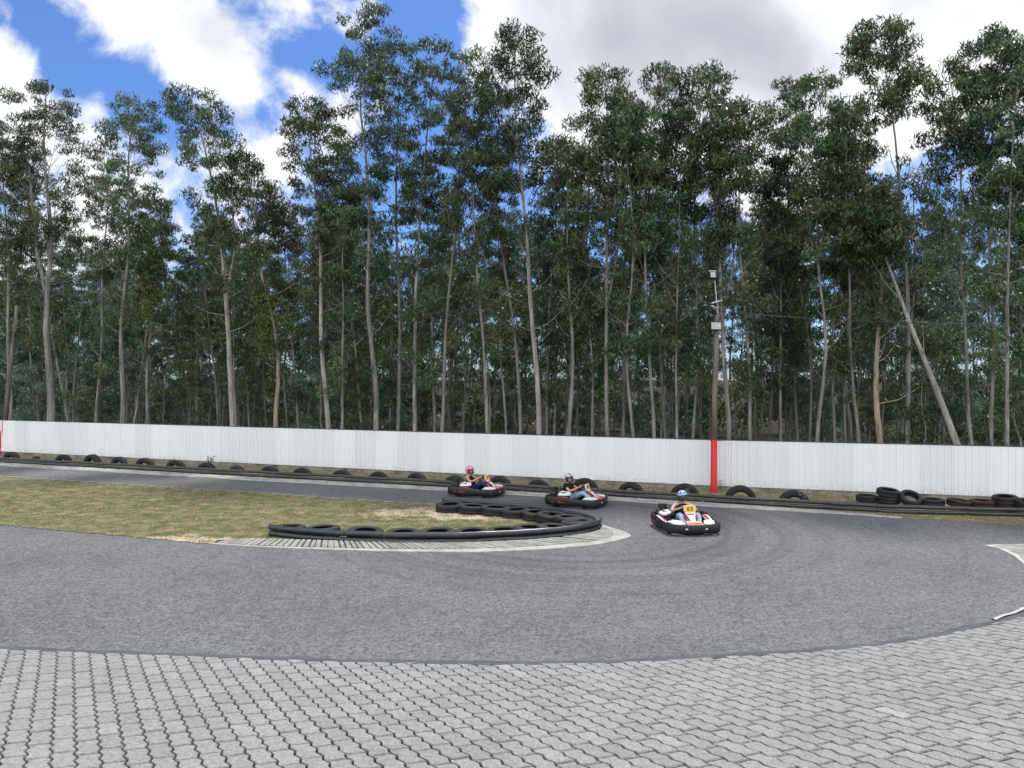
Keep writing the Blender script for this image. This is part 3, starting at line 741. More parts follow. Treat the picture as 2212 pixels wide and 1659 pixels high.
def floodlight(px, py, wd, ht, dp, yaw, tilt, with_tube):
    c = loc(px, py, -.16); rot = (Matrix.Rotation(yaw, 3, 'Z') @ Matrix.Rotation(tilt, 3, 'X'))
    mb = MB(); 
    fr = .022
    mb.box(c+rot @ Vector((0, dp*.15, 0)), (wd, dp*.7, ht), rot)
    for sx in (-1, 1): mb.box(c+rot @ Vector((sx*(wd/2-fr/2), -dp*.3, 0)), (fr, dp*.2, ht), rot)
    for sz in (-1, 1): mb.box(c+rot @ Vector((0, -dp*.3, sz*(ht/2-fr/2))), (wd-2*fr-.002, dp*.2, fr), rot)
    h = mb.build('floodlight', m_dark, lp, bevel=.006)
    mb = MB(); mb.box(c+rot @ Vector((0, -dp*.24, 0)), (wd-2*fr-.004, .01, ht-2*fr-.004), rot); mb.build('glass', m_glass, h)
    if with_tube:
        mb = MB()
        for dz in (-.035, 0, .035): mb.tube([c+rot @ Vector((-.08, -dp*.3, dz)), c+rot @ Vector((.06, -dp*.3, dz))], .013, 8)
        mb.box(c+rot @ Vector((.085, -dp*.3, 0)), (.04, .04, .1), rot)
        mb.build('lamp_tube', m_white, h)
    else:
        mb = MB(); mb.box(c+rot @ Vector((0, dp*.1, ht/2+.012)), (wd*1.02, dp*.8, .022), rot); mb.build('top_cover', m_white, h)
floodlight(1539.5, 594, .235, .24, .14, R(8), R(-12), False)
floodlight(1545.5, 704, .43, .285, .2, R(14), R(-5), True)
mb = MB(); c = loc(1540, 654, -.25); rot = Matrix.Rotation(R(20), 3, 'Z') @ Matrix.Rotation(R(-17), 3, 'Y')
mb.box(c, (.62, .3, .018), rot); pn = mb.build('solar_panel', m_paint('panel_edge', (.6, .62, .63), .3), lp)
mb = MB(); mb.tube([loc(1550, 668, -.08), loc(1541, 662, -.3), loc(1536, 659, -.42)], .03, 10); mb.build('lamp_arm', m_white, lp)
mb = MB(); mb.box(loc(1528, 656, -.6), (.42, .18, .05), Matrix.Rotation(R(8), 3, 'Y')); mb.build('lamp_head', m_dark, lp, bevel=.012)
mb = MB(); mb.box(loc(1543, 957-6, -.02), (.28, .04, .035)); mb.tube([loc(1543, 951, .1), loc(1562, 951.5, .1)], .012, 6); mb.build('clamp_bar', M['trim'], lp)
pl = P(1.5, 981); pl.y -= .05
lp2 = empty('lamp_post', pl); tag(lp2, 'leaning grey pole with red painted foot at the frame edge', 'lamp post', 'red-footed poles along the wall')
l2 = lambda px, py: PD(px, py, pl.y)-pl
mb = MB(); mb.tube([(-.02, 0, -.3), (0, 0, 0), l2(11, 908)], [.15, .15, .14], 16); mb.build('red_foot', m_red, lp2)
mb = MB(); mb.tube([l2(11, 910), l2(22, 800), l2(31, 715), l2(36, 660)], [.125, .105, .085, .07], 14); mb.build('pole', m_pole, lp2)
mb = MB(); mb.box(l2(30, 722), (.18, .16, .3)); mb.build('bracket', m_dark, lp2)
# overhead cable
def cable(a, b, sag, r_, label):
    c = (a+b)/2; mb = MB(); pts = [a.lerp(b, t)-c-Vector((0, 0, sag*4*t*(1-t))) for t in np.linspace(0, 1, 24)]
    mb.tube(pts, r_, 5); o = mb.build('overhead_cable', M['trim'], None); o.location = c; tag(o, label, 'cable')
cable(PD(1552, 672, Yp), PD(2330, 700, Yp-5.5), .15, .010, 'thin black cable strung from the lamp pole past the leaning trunk')
cable(PD(1546, 676, Yp), PD(30, 722, pl.y), .5, .005, 'thin black cable strung between the two red-footed poles')

# ------------------------------------------------------------------ karts
m_blk = m_paint('black_bodywork', (.009, .009, .011), .45, .45, .22, (.06, .055, .05), 9)
m_wht = m_paint('white_bodywork', (.72, .72, .72), .35, .5, .6, (.22, .2, .19), 9); m_kred = m_paint('red_bodywork', (.42, .02, .025), .38, .5, .5, (.1, .03, .03), 9)
m_pink = m_paint('faded_red', (.6, .26, .25), .4, .5, .4, (.7, .6, .58), 12); m_yel = mat('plate_yellow', (.8, .44, .03), .45).m; m_ink = mat('black_ink', (.012, .012, .014), .6).m; m_tank = mat('fuel_tank', (.5, .42, .24), .45).m
m_frame = mat('frame_steel', (.12, .12, .13), .4, .5, .7).m; m_seat = mat('seat_shell', (.02, .02, .022), .5).m; m_tyre = M['rubber']
m_steel = mat('steel', (.4, .4, .42), .35, .5, .9).m
def text_mesh(body, size, depth=.004):
    cu = bpy.data.curves.new('text', 'FONT'); cu.body = body; cu.size = size; cu.align_x = 'CENTER'; cu.align_y = 'CENTER'; cu.extrude = depth; cu.offset = .001; cu.space_character = 1.15
    o = bpy.data.objects.new('text', cu); COL.objects.link(o); bpy.context.view_layer.update()
    me = bpy.data.meshes.new_from_object(o.evaluated_get(bpy.context.evaluated_depsgraph_get())); bpy.data.objects.remove(o); return me
def band(mb, path, z0s, z1s, thick, closed=False, bulge=.02):
    """upright plastic wall following a plan path, rounded section"""
    n = len(path); vs = []
    for i, p in enumerate(path):
        t = (path[(i+1) % n if closed else min(i+1, n-1)]-path[i-1 if closed else max(i-1, 0)]).normalized(); nn = Vector((t.y, -t.x, 0))
        z0, z1 = z0s[i], z1s[i]; h = z1-z0
        for off, z in ((0, z0), (bulge, z0+h*.25), (bulge, z0+h*.75), (0, z1-.008), (-thick*.3, z1), (-thick, z1-.012), (-thick, z0)):
            q = p+nn*off; vs.append((q.x, q.y, z))
    k = 7
    fs = [(i*k+j, ((i+1) % n)*k+j, ((i+1) % n)*k+(j+1) % k, i*k+(j+1) % k) for i in range(n if closed else n-1) for j in range(k)]
    sm = mb.smooth; mb.smooth = True; mb.add(vs, fs); mb.smooth = sm
    if not closed: mb.add(vs[:k], [tuple(range(k))]); mb.add(vs[-k:], [tuple(reversed(range(k)))])
def make_kart(loc, fwd, number, label):
    root = empty('go_kart', loc, math.atan2(fwd[1], fwd[0])); root.scale = (.88, 1.05, 1.0); tag(root, label, 'go-kart', 'go-karts on the track')
    # chassis
    mb = MB()
    for s in (-1, 1): mb.tube([(-.75, s*.3, .09), (-.2, s*.33, .075), (.4, s*.27, .075), (.78, s*.22, .09)], .016, 8)
    for x in (-.7, -.3, .25, .75): mb.tube([(x, -.3, .08), (x, .3, .08)], .014, 8)
    mb.build('frame', m_frame, root)
    mb = MB(); mb.box((.22, 0, .055), (1.15, .56, .012)); mb.build('floor_tray', m_frame, root)
    # wheels
    for x, y, wd, r_ in ((.52, .55, .13, .125), (.52, -.55, .13, .125), (-.53, .54, .2, .135), (-.53, -.54, .2, .135)):
        mt = Matrix.Translation((x, y, r_)) @ Matrix.Rotation(math.pi/2, 4, 'X')
        mb = MB(); h = wd/2
        mb.lathe([(.07, -h*.8), (r_-.03, -h), (r_-.004, -h*.8), (r_, 0), (r_-.004, h*.8), (r_-.03, h), (.07, h*.8)], 24, mt); wh = mb.build('wheel', m_tyre, root)
        mb = MB(); mb.lathe([(.0, -h*.5), (.068, -h*.75), (.07, 0), (.068, h*.75), (0, h*.5), (0, 0)], 18, mt); mb.build('rim', m_steel, wh)
    mb = MB(); mb.tube([(-.53, -.5, .135), (-.53, .5, .135)], .02, 10); mb.build('rear_axle', m_steel, root)
    # wrap-round black bumper: side pods, front and rear
    half = [(-.97, 0), (-.97, .38), (-.93, .58), (-.84, .67), (-.6, .7), (-.2, .7), (.18, .685), (.33, .64), (.45, .655), (.7, .645), (.86, .57), (.95, .38), (.99, .16), (1.0, 0)]
    z1h = [.3, .32, .33, .335, .33, .315, .285, .265, .27, .275, .28, .275, .265, .262]
    z0h = [.12, .1, .085, .075, .07, .07, .07, .075, .06, .055, .05, .05, .05, .05]
    top = [Vector((x, -y, 0)) for x, y in half]; bot = [Vector((x, y, 0)) for x, y in reversed(half[1:-1])]
    path = top+bot; z1 = z1h+z1h[-2:0:-1]; z0 = z0h+z0h[-2:0:-1]
    n = len(path); sp, s1, s0 = [], [], []
    for i in range(n):                               # densify
        a, b, c, d = path[i-1], path[i], path[(i+1) % n], path[(i+2) % n]
        for k in range(5):
            t = k/5; sp.append(.5*((2*b)+(c-a)*t+(2*a-5*b+4*c-d)*t*t+(3*b-a-3*c+d)*t**3)); s1.append(z1[i]*(1-t)+z1[(i+1) % n]*t); s0.append(z0[i]*(1-t)+z0[(i+1) % n]*t)
    mb = MB(); band(mb, sp, s0, s1, .05, True, .018); bump_o = mb.build('bumper', m_blk, root)
    # red marks on the side and pale marks on the nose
    for s in (-1, 1):
        mb = MB()
        for x0, x1, a, b in ((-.42, -.13, .2, .13), (-.66, -.5, .2, .15)):
            mb.prism([(x0, s*.718, .21), (x1, s*.712, .155), (x1-.1, s*.712, .145), (x0+.04, s*.718, .165)], (0, s*.012, 0))
        mb.build('side_mark', m_kred, bump_o)
        mb = MB(); mb.prism([(.975, s*.2, .155), (.965, s*.24, .19), (.905, s*.44, .175), (.9, s*.45, .155), (.935, s*.36, .14)], (.035, 0, 0)); mb.build('nose_mark', m_wht, bump_o)
    # side pod top panels (white with red edge)
    for s in (-1, 1):
        mb = MB()
        pts = [(-.5, s*.655, .3), (-.2, s*.655, .315), (.2, s*.62, .262), (.28, s*.55, .235), (.05, s*.5, .24), (-.25, s*.5, .3), (-.48, s*.56, .3)]
        mb.prism([Vector(p)-Vector((0, 0, .03)) for p in pts], (0, 0, .03)); pd = mb.build('side_pod', m_wht, root, bevel=.012)
        mb = MB(); pts = [(-.5, s*.57, .312), (-.25, s*.52, .315), (.05, s*.52, .255), (.24, s*.57, .25), (.1, s*.575, .275), (-.2, s*.57, .32)]
        mb.prism([Vector(p)-Vector((0, 0, .014)) for p in pts], (0, 0, .014)); mb.build('stripe', m_kred, pd)
    # front spoiler panels
    for s in (-1, 1):
        mb = MB(); pts = [(.44, s*.585, .285), (.8, s*.5, .28), (.88, s*.36, .275), (.84, s*.22, .28), (.62, s*.27, .325), (.5, s*.42, .33)]
        mb.prism([Vector(p)-Vector((0, 0, .025)) for p in pts], (0, 0, .025)); mb.build('front_spoiler', m_wht, root, bevel=.012)
    mb = MB(); mb.prism([(.92, -.2, .25), (.92, .2, .25), (.66, .19, .3), (.66, -.19, .3)], (0, 0, .02)); npn = mb.build('nose_panel', m_pink, root, bevel=.008); mb = MB(); mb.prism([(.9, -.17, .2745), (.9, .17, .2745), (.83, .165, .288), (.83, -.165, .288)], (0, 0, .004)); mb.build('nose_stripe', m_kred, npn)
    # steering fairing: red shell, white face, yellow number plate
    f0, f1 = Vector((.74, 0, .27)), Vector((.4, 0, .49)); up = (f1-f0).normalized(); fn = Vector((up.z, 0, -up.x)); 
    def fair(pts, off, th): return [f0+up*u+Vector((0, y, 0))+fn*off for y, u in pts], fn*th
    L = (f1-f0).length
    mb = MB(); pts, th = fair([(-.06, -.02), (.06, -.02), (.115, L*.62), (.15, L*.85), (.15, L), (-.15, L), (-.15, L*.85), (-.115, L*.62)], -.04, .04); mb.prism(pts, th); fo = mb.build('steering_fairing', m_kred, root, bevel=.012)
    mb = MB(); pts, th = fair([(-.045, .02), (.045, .02), (.085, L*.6), (.125, L*.93), (.13, L*.98), (-.13, L*.98), (-.125, L*.93), (-.085, L*.6)], .002, .01); mb.prism(pts, th); mb.build('fairing_face', m_wht, fo, bevel=.004)
    mb = MB(); pts, th = fair([(-.08, L*.74), (.08, L*.74), (.1, L*.84), (-.1, L*.84)], .0125, .004); mb.prism(pts, th); mb.build('vent', m_ink, fo)
    g0 = f1+fn*.0; gup = Vector((-.24, 0, .97)).normalized(); gn = Vector((gup.z, 0, -gup.x))
    def plate(y, u, off): return g0+gup*u+Vector((0, y, 0))+gn*off
    outl = [(-.13, -.01), (.13, -.01), (.155, .09), (.145, .165), (.12, .185), (-.12, .185), (-.145, .165), (-.155, .09)]
    mb = MB(); mb.prism([plate(y, u, -.03) for y, u in outl], gn*.03); po = mb.build('number_plate', m_wht, root, bevel=.008)
    mb = MB(); outl2 = [(-.118, .008), (.118, .008), (.138, .09), (.128, .158), (.108, .172), (-.108, .172), (-.128, .158), (-.138, .09)]
    mb.prism([plate(y, u, .002) for y, u in outl2], gn*.006); mb.build('plate_panel', m_yel, po)
    me = text_mesh(number, .15); me.materials.clear(); me.materials.append(m_ink); t = link('number', me, po)
    ex, ey = Vector((0, 1, 0)), gup; ez = ex.cross(ey)
    mt = Matrix((ex, ey, ez)).transposed().to_4x4(); mt.translation = plate(0, .086, .0105); t.matrix_local = mt
    # steering wheel + column
    wc = Vector((.17, 0, .53)); wn = Vector((-.75, 0, .66)).normalized(); q = wn.to_track_quat('Z', 'Y').to_matrix()
    mb = MB(); mb.tube([wc+q @ Vector((.14*math.cos(a), .14*math.sin(a), 0)) for a in np.linspace(0, 2*math.pi, 25)[:-1]], .014, 8, closed=True)
    for a in (.5, 2.6, 4.71): mb.tube([wc, wc+q @ Vector((.135*math.cos(a), .135*math.sin(a), 0))], .009, 6)
    mb.build('steering_wheel', m_seat, root)
    mb = MB(); mb.tube([wc, Vector((.55, 0, .12))], .012, 8); mb.build('steering_column', m_steel, root)
    # seat
    mb = MB(); mb.smooth = True; vs = []; nx, ny = 10, 9
    prof = [(.12, .16), (.02, .115), (-.1, .1), (-.2, .1), (-.28, .13), (-.34, .2), (-.38, .3), (-.42, .4), (-.45, .5), (-.46, .56)]
    for i, (x, z) in enumerate(prof):
        for j in range(ny):
            u = -1+2*j/(ny-1); wdt = .2+.02*min(1, i/5); lift = (abs(u)**3)*(.1 if i < 5 else .03); vs.append((x+(abs(u)**3)*(.12 if i >= 5 else .0), u*wdt, z+lift))
    mb.add(vs, [(i*ny+j, i*ny+j+1, (i+1)*ny+j+1, (i+1)*ny+j) for i in range(nx-1) for j in range(ny-1)])
    so = mb.build('seat', m_seat, root); md = so.modifiers.new('t', 'SOLIDIFY'); md.thickness = .015
    # engine on the right, air box behind
    mb = MB(); mb.box((-.42, -.4, .26), (.24, .2, .2)); 
    for k in range(5): mb.box((-.42, -.4, .375+k*.014), (.2, .17, .006))
    mb.tube([(-.3, -.4, .25), (-.22, -.4, .25)], .05, 12); en = mb.build('engine', m_frame, root, bevel=.006)
    mb = MB(); mb.box((-.68, -.42, .5), (.17, .2, .16), None, .92); mb.tube([(-.6, -.42, .45), (-.5, -.42, .4), (-.45, -.41, .36)], .035, 10); mb.build('air_box', m_blk, root, bevel=.015)
    mb = MB(); mb.tube([(-.6, -.52, .42), (-.75, -.5, .38), (-.8, -.36, .32), (-.86, -.2, .3)], .028, 10); mb.tube([(-.7, -.54, .46), (-.82, -.55, .36), (-.9, -.5, .3)], .014, 8); mb.tube([(-.62, -.3, .48), (-.78, -.28, .46), (-.8, -.45, .44)], .012, 8); mb.build('exhaust_pipe', m_frame, root)
    pts = [(-.46, -.58, .36), (-.12, -.56, .37), (-.04, -.46, .38), (-.1, -.34, .42), (-.4, -.34, .44), (-.48, -.42, .42)]
    mb = MB(); mb.prism([Vector(p)-Vector((0, 0, .03)) for p in pts], (0, 0, .055)); cv = mb.build('engine_cover', m_wht, root, bevel=.02)
    mb = MB(); mb.prism([(-.33, -.52, .402), (-.25, -.51, .402), (-.22, -.42, .43), (-.28, -.42, .43)], (0, 0, .008)); mb.build('cover_mark', m_ink, cv)
    # fuel tank, pedals, rear bar
    mb = MB(); mb.box((.36, 0, .2), (.2, .17, .2), None, .85); mb.tube([(.36, 0, .3), (.36, 0, .335)], .03, 12); mb.build('fuel_tank', m_tank, root, bevel=.03)
    for s in (-1, 1):
        mb = MB(); mb.tube([(.68, s*.16, .09), (.7, s*.17, .2), (.69, s*.2, .24), (.69, s*.1, .24)], .008, 6); mb.build('pedal', m_steel, root)
    mb = MB(); mb.tube([(-.7, -.3, .1), (-.9, -.3, .2), (-.92, -.1, .24), (-.92, .1, .24), (-.9, .3, .2), (-.7, .3, .1)], .014, 8); mb.tube([(-.88, -.6, .34), (-.9, -.5, .38), (-.9, -.3, .38), (-.88, -.2, .33)], .014, 8); mb.build('rear_bar', m_frame, root)
    return root
# ------------------------------------------------------------------ drivers
def skin_mesh(name, verts, edges, radii, sub=1, root_i=0):
    me = bpy.data.meshes.new(name); me.from_pydata(verts, edges, []); o = bpy.data.objects.new(name, me); COL.objects.link(o)
    sk = o.modifiers.new('skin', 'SKIN'); sk.use_smooth_shade = True
    for d, r_ in zip(me.skin_vertices[0].data, radii): d.radius = (r_, r_) if isinstance(r_, (int, float)) else r_
    for d in me.skin_vertices[0].data: d.use_root = False
    me.skin_vertices[0].data[root_i].use_root = True
    sb = o.modifiers.new('sub', 'SUBSURF'); sb.levels = sub; sb.render_levels = sub
    bpy.context.view_layer.update()
    out = bpy.data.meshes.new_from_object(o.evaluated_get(bpy.context.evaluated_depsgraph_get())); bpy.data.objects.remove(o)
    out.name = name
    return out
def chain(V, E, RR, start, pts):
    """append a limb: pts = [(xyz, r), ...] starting from vertex index start"""
    prev = start
    for p, r_ in pts:
        V.append(p); RR.append(r_); E.append((prev, len(V)-1)); prev = len(V)-1
    return prev
def join_mesh(dst_name, meshes, mats):
    bm = bmesh.new()
    for me in meshes: bm.from_mesh(me)
    out = bpy.data.meshes.new(dst_name); bm.to_mesh(out); bm.free()
    for m in mats: out.materials.append(m)
    return out
def make_driver(kart_loc, fwd, label, helm, skinc, shirt, sleeves, trouser, shoe, head_yaw, head_roll, visor):
    yaw = math.atan2(fwd[1], fwd[0]); root = empty('person', kart_loc, yaw); root.scale = (.92, 1, 1); tag(root, label, 'person', 'kart drivers')
    m_sk = mat('skin', skinc, .5, .4).m
    pel, bel, che, nec = (-.2, 0, .24), (-.27, 0, .38), (-.36, 0, .54), (-.355, 0, .66)
    V, E, RR = [pel], [], [(.13, .15)]
    b = chain(V, E, RR, 0, [(bel, (.105, .135)), (che, (.115, .15))]); ch = b
    nk_ = chain(V, E, RR, ch, [(nec, .058), ((-.335, 0, .72), .055)])
    for s in (-1, 1):
        wr = (.1, s*.17, .56)
        e = chain(V, E, RR, ch, [((-.365, s*.17, .59), .062), ((-.22, s*.3, .5), .048), ((-.12, s*.33, .46), .04), ((0, s*.26, .51), .034), (wr, .024)])
        pm = chain(V, E, RR, e, [((.145, s*.152, .582), .03)])
        k = chain(V, E, RR, 0, [((-.08, s*.11, .22), .09), ((.12, s*.2, .34), .078), ((.29, s*.235, .41), .062), ((.45, s*.22, .3), .052), ((.62, s*.185, .17), .038), ((.66, s*.18, .14), .036), ((.74, s*.17, .22), .03)])
    body = skin_mesh('body', V, E, RR, 1)
    parts = [body]
    for s in (-1, 1):                                   # fingers curl round the wheel rim, thumb from the side
        for kf, (dz, ln) in enumerate(((.03, .9), (.01, 1.0), (-.01, .95), (-.03, .75))):
            base = Vector((.15, s*.15, .585+dz)); VV = [tuple(base)]; EE = []; R2 = [.0095]
            chain(VV, EE, R2, 0, [(tuple(base+Vector((.035*ln, s*.0, .008))), .009), (tuple(base+Vector((.05*ln, -s*.026*ln, .004))), .0085), (tuple(base+Vector((.03*ln, -s*.045*ln, -.003))), .008)])
            parts.append(skin_mesh('finger', VV, EE, R2, 1))
        base = Vector((.125, s*.145, .6)); VV = [tuple(base)]; EE = []; R2 = [.012]
        chain(VV, EE, R2, 0, [(tuple(base+Vector((.005, -s*.03, .025))), .0105), (tuple(base+Vector((.025, -s*.05, .03))), .009)])
        parts.append(skin_mesh('thumb', VV, EE, R2, 1))
    # head with face (inside the helmet)
    hc = Vector((-.315, 0, .8)); rot = Matrix.Rotation(head_yaw, 3, 'Z') @ Matrix.Rotation(head_roll, 3, 'X') @ Matrix.Rotation(R(6), 3, 'Y')
    mb = MB(); mb.ball(hc, (.108, .085, .125), 20, 14, rot)
    mb.ball(hc+rot @ Vector((.11, 0, -.015)), (.018, .014, .024), 8, 6, rot); mb.ball(hc+rot @ Vector((.095, 0, -.066)), (.018, .03, .012), 8, 6, rot)
    hm = mb.build('head', m_sk); parts.append(hm.data); 
    bd = link('body', join_mesh('body', parts, [m_sk]), root); bd.data.polygons.foreach_set('use_smooth', [True]*len(bd.data.polygons)); bpy.data.objects.remove(hm)
    mb = MB()
    for s in (-1, 1): mb.ball(hc+rot @ Vector((.1, s*.036, .008)), (.01, .016, .009), 8, 6, rot)
    mb.build('eyes', m_ink, root)
    # shirt
    m_sh = mat('shirt_fabric', shirt, .85, .2).m
    V, E, RR = [(-.2, 0, .24)], [], [(.16, .18)]
    ch = chain(V, E, RR, 0, [((-.27, 0, .37), (.145, .175)), ((-.355, 0, .53), (.16, .195))])
    chain(V, E, RR, ch, [((-.36, 0, .645), (.1, .13))])
    for s in (-1, 1): chain(V, E, RR, ch, [((-.37, s*.16, .6), .082)]+([((-.25, s*.28, .515), .078)] if sleeves else []))
    o = link('shirt', skin_mesh('shirt', V, E, RR, 1), root); o.data.materials.clear(); o.data.materials.append(m_sh)
    # trousers
    nt_ = mat('denim', trouser, .85, .2); a_ = nt_.noise(objco(nt_), 22, 4, .6); nt_.l.new(nt_.mix(nt_.mapr(a_, .35, .65), trouser, tuple(c*.68 for c in trouser)), nt_.b.inputs['Base Color']); bump(nt_, a_, .6, .02)
    V, E, RR = [(-.2, 0, .23)], [], [(.14, .16)]
    for s in (-1, 1): chain(V, E, RR, 0, [((-.08, s*.11, .22), .1), ((.12, s*.2, .345), .09), ((.29, s*.237, .415), .076), ((.44, s*.222, .31), .07), ((.58, s*.19, .2), .062)])
    o = link('trousers', skin_mesh('trousers', V, E, RR, 1), root); o.data.materials.clear(); o.data.materials.append(nt_.m)
    m_so = mat('shoe', shoe, .6).m
    for s in (-1, 1):
        V, E, RR = [(.63, s*.182, .15)], [], [.048]; chain(V, E, RR, 0, [((.69, s*.176, .18), .046), ((.735, s*.17, .25), .036)])
        o = link('shoe', skin_mesh('shoe', V, E, RR, 1), root); o.data.materials.clear(); o.data.materials.append(m_so)
    # helmet
    c0, c1, c2 = helm[:3]; rot2 = rot
    seg, rings = 56, 40; vs, fs, mi = [], [], []
    def pt(i, k, g=1.0):
        th = math.pi*i/rings; a = 2*math.pi*k/seg
        d = Vector((math.sin(th)*math.cos(a), math.sin(th)*math.sin(a), math.cos(th)))
        r_ = Vector((.166, .147, .163))*g; p = Vector((d.x*r_.x, d.y*r_.y, d.z*r_.z))
        if d.z < -.1 and d.x > 0: p.x += .025*min(1, (-.1-d.z)/.3)*d.x     # chin bar
        if d.z < -.62: p.z = -.62*r_.z-(abs(d.z)-.62)*.02*0
        return p
    for i in range(rings+1):
        for k in range(seg): vs.append(rot2 @ pt(i, k)+hc)
    tv, tf = [], []
    for i in range(rings):
        for k in range(seg):
            th = math.pi*(i+.5)/rings; a = (2*math.pi*(k+.5)/seg+math.pi) % (2*math.pi)-math.pi; el = 90-math.degrees(th); az = math.degrees(a)
            if el < -56: continue
            q = (i*seg+k, (i+1)*seg+k, (i+1)*seg+(k+1) % seg, i*seg+(k+1) % seg)
            if abs(az) < 68 and -20 < el < 20-abs(az)*.05: continue
            m_ = 0
            if abs(az) < 78 and -27 < el < 26: m_ = 3
            elif helm[4] == 'stripe':
                if el > 26 and (abs(math.sin(a*1.0)*math.cos(math.radians(el))) < .16): m_ = 1
                elif abs(az) > 95 and -12 < el < 6: m_ = 2
                elif el < -30 and abs(az) < 60 and int(az/14) % 2 == 0: m_ = 1
                elif 26 <= el < 36: m_ = 2
            elif helm[4] == 'blue':
                if el > 50 and int((az+180)/30) % 2 == 0: m_ = 1
                elif 30 <= el <= 50: m_ = 2
                elif 26 <= el < 30: m_ = 1
                elif el < -30 and int((az+180)/18) % 2 == 0: m_ = 1
                elif abs(az) > 78 and -20 < el < 0: m_ = 2
            else:
                if 10 < el < 30 and abs(az) > 120: m_ = 2
            fs.append(q); mi.append(m_)
    mb = MB(); mb.smooth = True; mb.add(vs, fs); mb.mi = mi
    mats_ = [m_paint('helmet_shell', c0, .22, .6, .08), m_paint('helmet_trim', c1, .25, .6, .05), m_paint('helmet_band', c2, .25, .6, .05), mat('helmet_rim', (.015, .015, .017), .4).m]
    ho = mb.build('helmet', mats_, root); md = ho.modifiers.new('t', 'SOLIDIFY'); md.thickness = .014
    mb = MB(); mb.box(hc+rot2 @ Vector((.178, 0, -.06)), (.016, .1, .03), rot2); mb.build('chin_vent', mats_[3], ho, bevel=.005)
    if visor:
        mb = MB(); mb.smooth = True; vv, ff = [], []
        ns = 20
        for r_i in range(7):
            for k in range(ns+1):
                a = R(-70+140*k/ns); el = R(-21+42*r_i/6); p = Vector((.169*math.cos(el)*math.cos(a), .15*math.cos(el)*math.sin(a), .166*math.sin(el))); vv.append(rot2 @ p+hc)
        mb.add(vv, [(r_i*(ns+1)+k, r_i*(ns+1)+k+1, (r_i+1)*(ns+1)+k+1, (r_i+1)*(ns+1)+k) for r_i in range(6) for k in range(ns)])
        nv = mat('visor_glass', (.25, .27, .3), .06, .8); nv.b.inputs['Transmission Weight'].default_value = .75; nv.b.inputs['IOR'].default_value = 1.1
        mb.build('visor', nv.m, ho)
    # dark padding inside the shell so that the opening reads dark round the face
    mb = MB(); mb.ball(hc+rot2 @ Vector((-.035, 0, .0)), (.118, .128, .14), 18, 12, rot2); mb.build('padding', m_seat, ho)
    return root
k3, d3 = Vector((4.5, 19.9, .012)), Vector((.09, -.996, 0))
k2, d2 = Vector((2.02, 23.7, .012)), Vector((.9, -.43, 0))
k1, d1 = Vector((-1.15, 25.82, .012)), Vector((.945, -.32, 0))
make_kart(k1, d1, '17', 'rearmost go-kart with a yellow 17 plate, driven by the pink helmet')
make_kart(k2, d2, '69', 'middle go-kart with a yellow 69 plate seen from its side')
make_kart(k3, d3, '65', 'leading go-kart with a yellow 65 plate turning towards the viewer')
make_driver(k1, d1, 'driver in pink helmet, black vest and navy trousers gripping the wheel', ((.72, .22, .42), (.8, .5, .6), (.3, .06, .15), None, 'plain'), (.5, .27, .18), (.012, .012, .014), False, (.02, .035, .11), (.03, .03, .03), R(-22), R(4), False)
make_driver(k2, d2, 'driver in silver-blue striped helmet, black t-shirt, pale jeans and white shoes', ((.5, .56, .66), (.45, .03, .05), (.05, .14, .42), None, 'stripe'), (.5, .29, .2), (.012, .012, .014), True, (.3, .42, .6), (.7, .7, .7), R(-38), R(6), False)
make_driver(k3, d3, 'driver in blue and white helmet leaning into the bend with bare arms and pale jeans', ((.03, .035, .045), (.8, .8, .82), (.06, .2, .62), None, 'blue'), (.5, .3, .22), (.014, .014, .016), False, (.32, .43, .6), (.03, .03, .035), R(-14), R(9), True)

# ------------------------------------------------------------------ trees
def leaves(rng, cen, rad, cnt, ln=.24, wd=.05, droop=.9, tint0=None):
    """cen (n,3), rad (n,3): ellipsoid clumps filled with hanging leaf blades -> verts, quads, tint"""
    cen = np.asarray(cen, float); rad = np.asarray(rad, float); cnt = np.asarray(cnt, int)
    idx = np.repeat(np.arange(len(cen)), cnt); N = len(idx)
    d = rng.normal(size=(N, 3)); d /= np.linalg.norm(d, axis=1, keepdims=True); r_ = rng.random(N)**.45
    d[:, 2] = np.where(d[:, 2] < -.2, d[:, 2]*.8, d[:, 2])
    pos = cen[idx]+d*rad[idx]*r_[:, None]
    # small twig groups: pull leaves together
    g = rng.normal(size=(N, 3)); hz = rng.normal(size=(N, 3)); hz[:, 2] *= .4
    dr = hz*.75; dr[:, 2] -= droop*(.5+rng.random(N)); dr /= np.linalg.norm(dr, axis=1, keepdims=True)
    wv = np.cross(dr, g); wv /= np.maximum(1e-6, np.linalg.norm(wv, axis=1, keepdims=True)); nn = np.cross(wv, dr)
    l = ln*(.65+.7*rng.random(N))[:, None]; w_ = wd*(.7+.6*rng.random(N))[:, None]
    p0 = pos-dr*l*.5; p2 = pos+dr*l*.5; mid = pos-dr*l*.08+nn*l*.08
    V = np.stack([p0, mid-wv*w_*.5, p2, mid+wv*w_*.5], 1).reshape(-1, 3)
    Q = np.arange(4*N).reshape(N, 4)
    ct = rng.random(len(cen)) if tint0 is None else np.asarray(tint0)
    t = np.clip(ct[idx]*.55+rng.random(N)*.45, 0, 1)
    t = np.where(rng.random(N) < .015, 1.0, np.minimum(t, .93))
    return V, Q, t
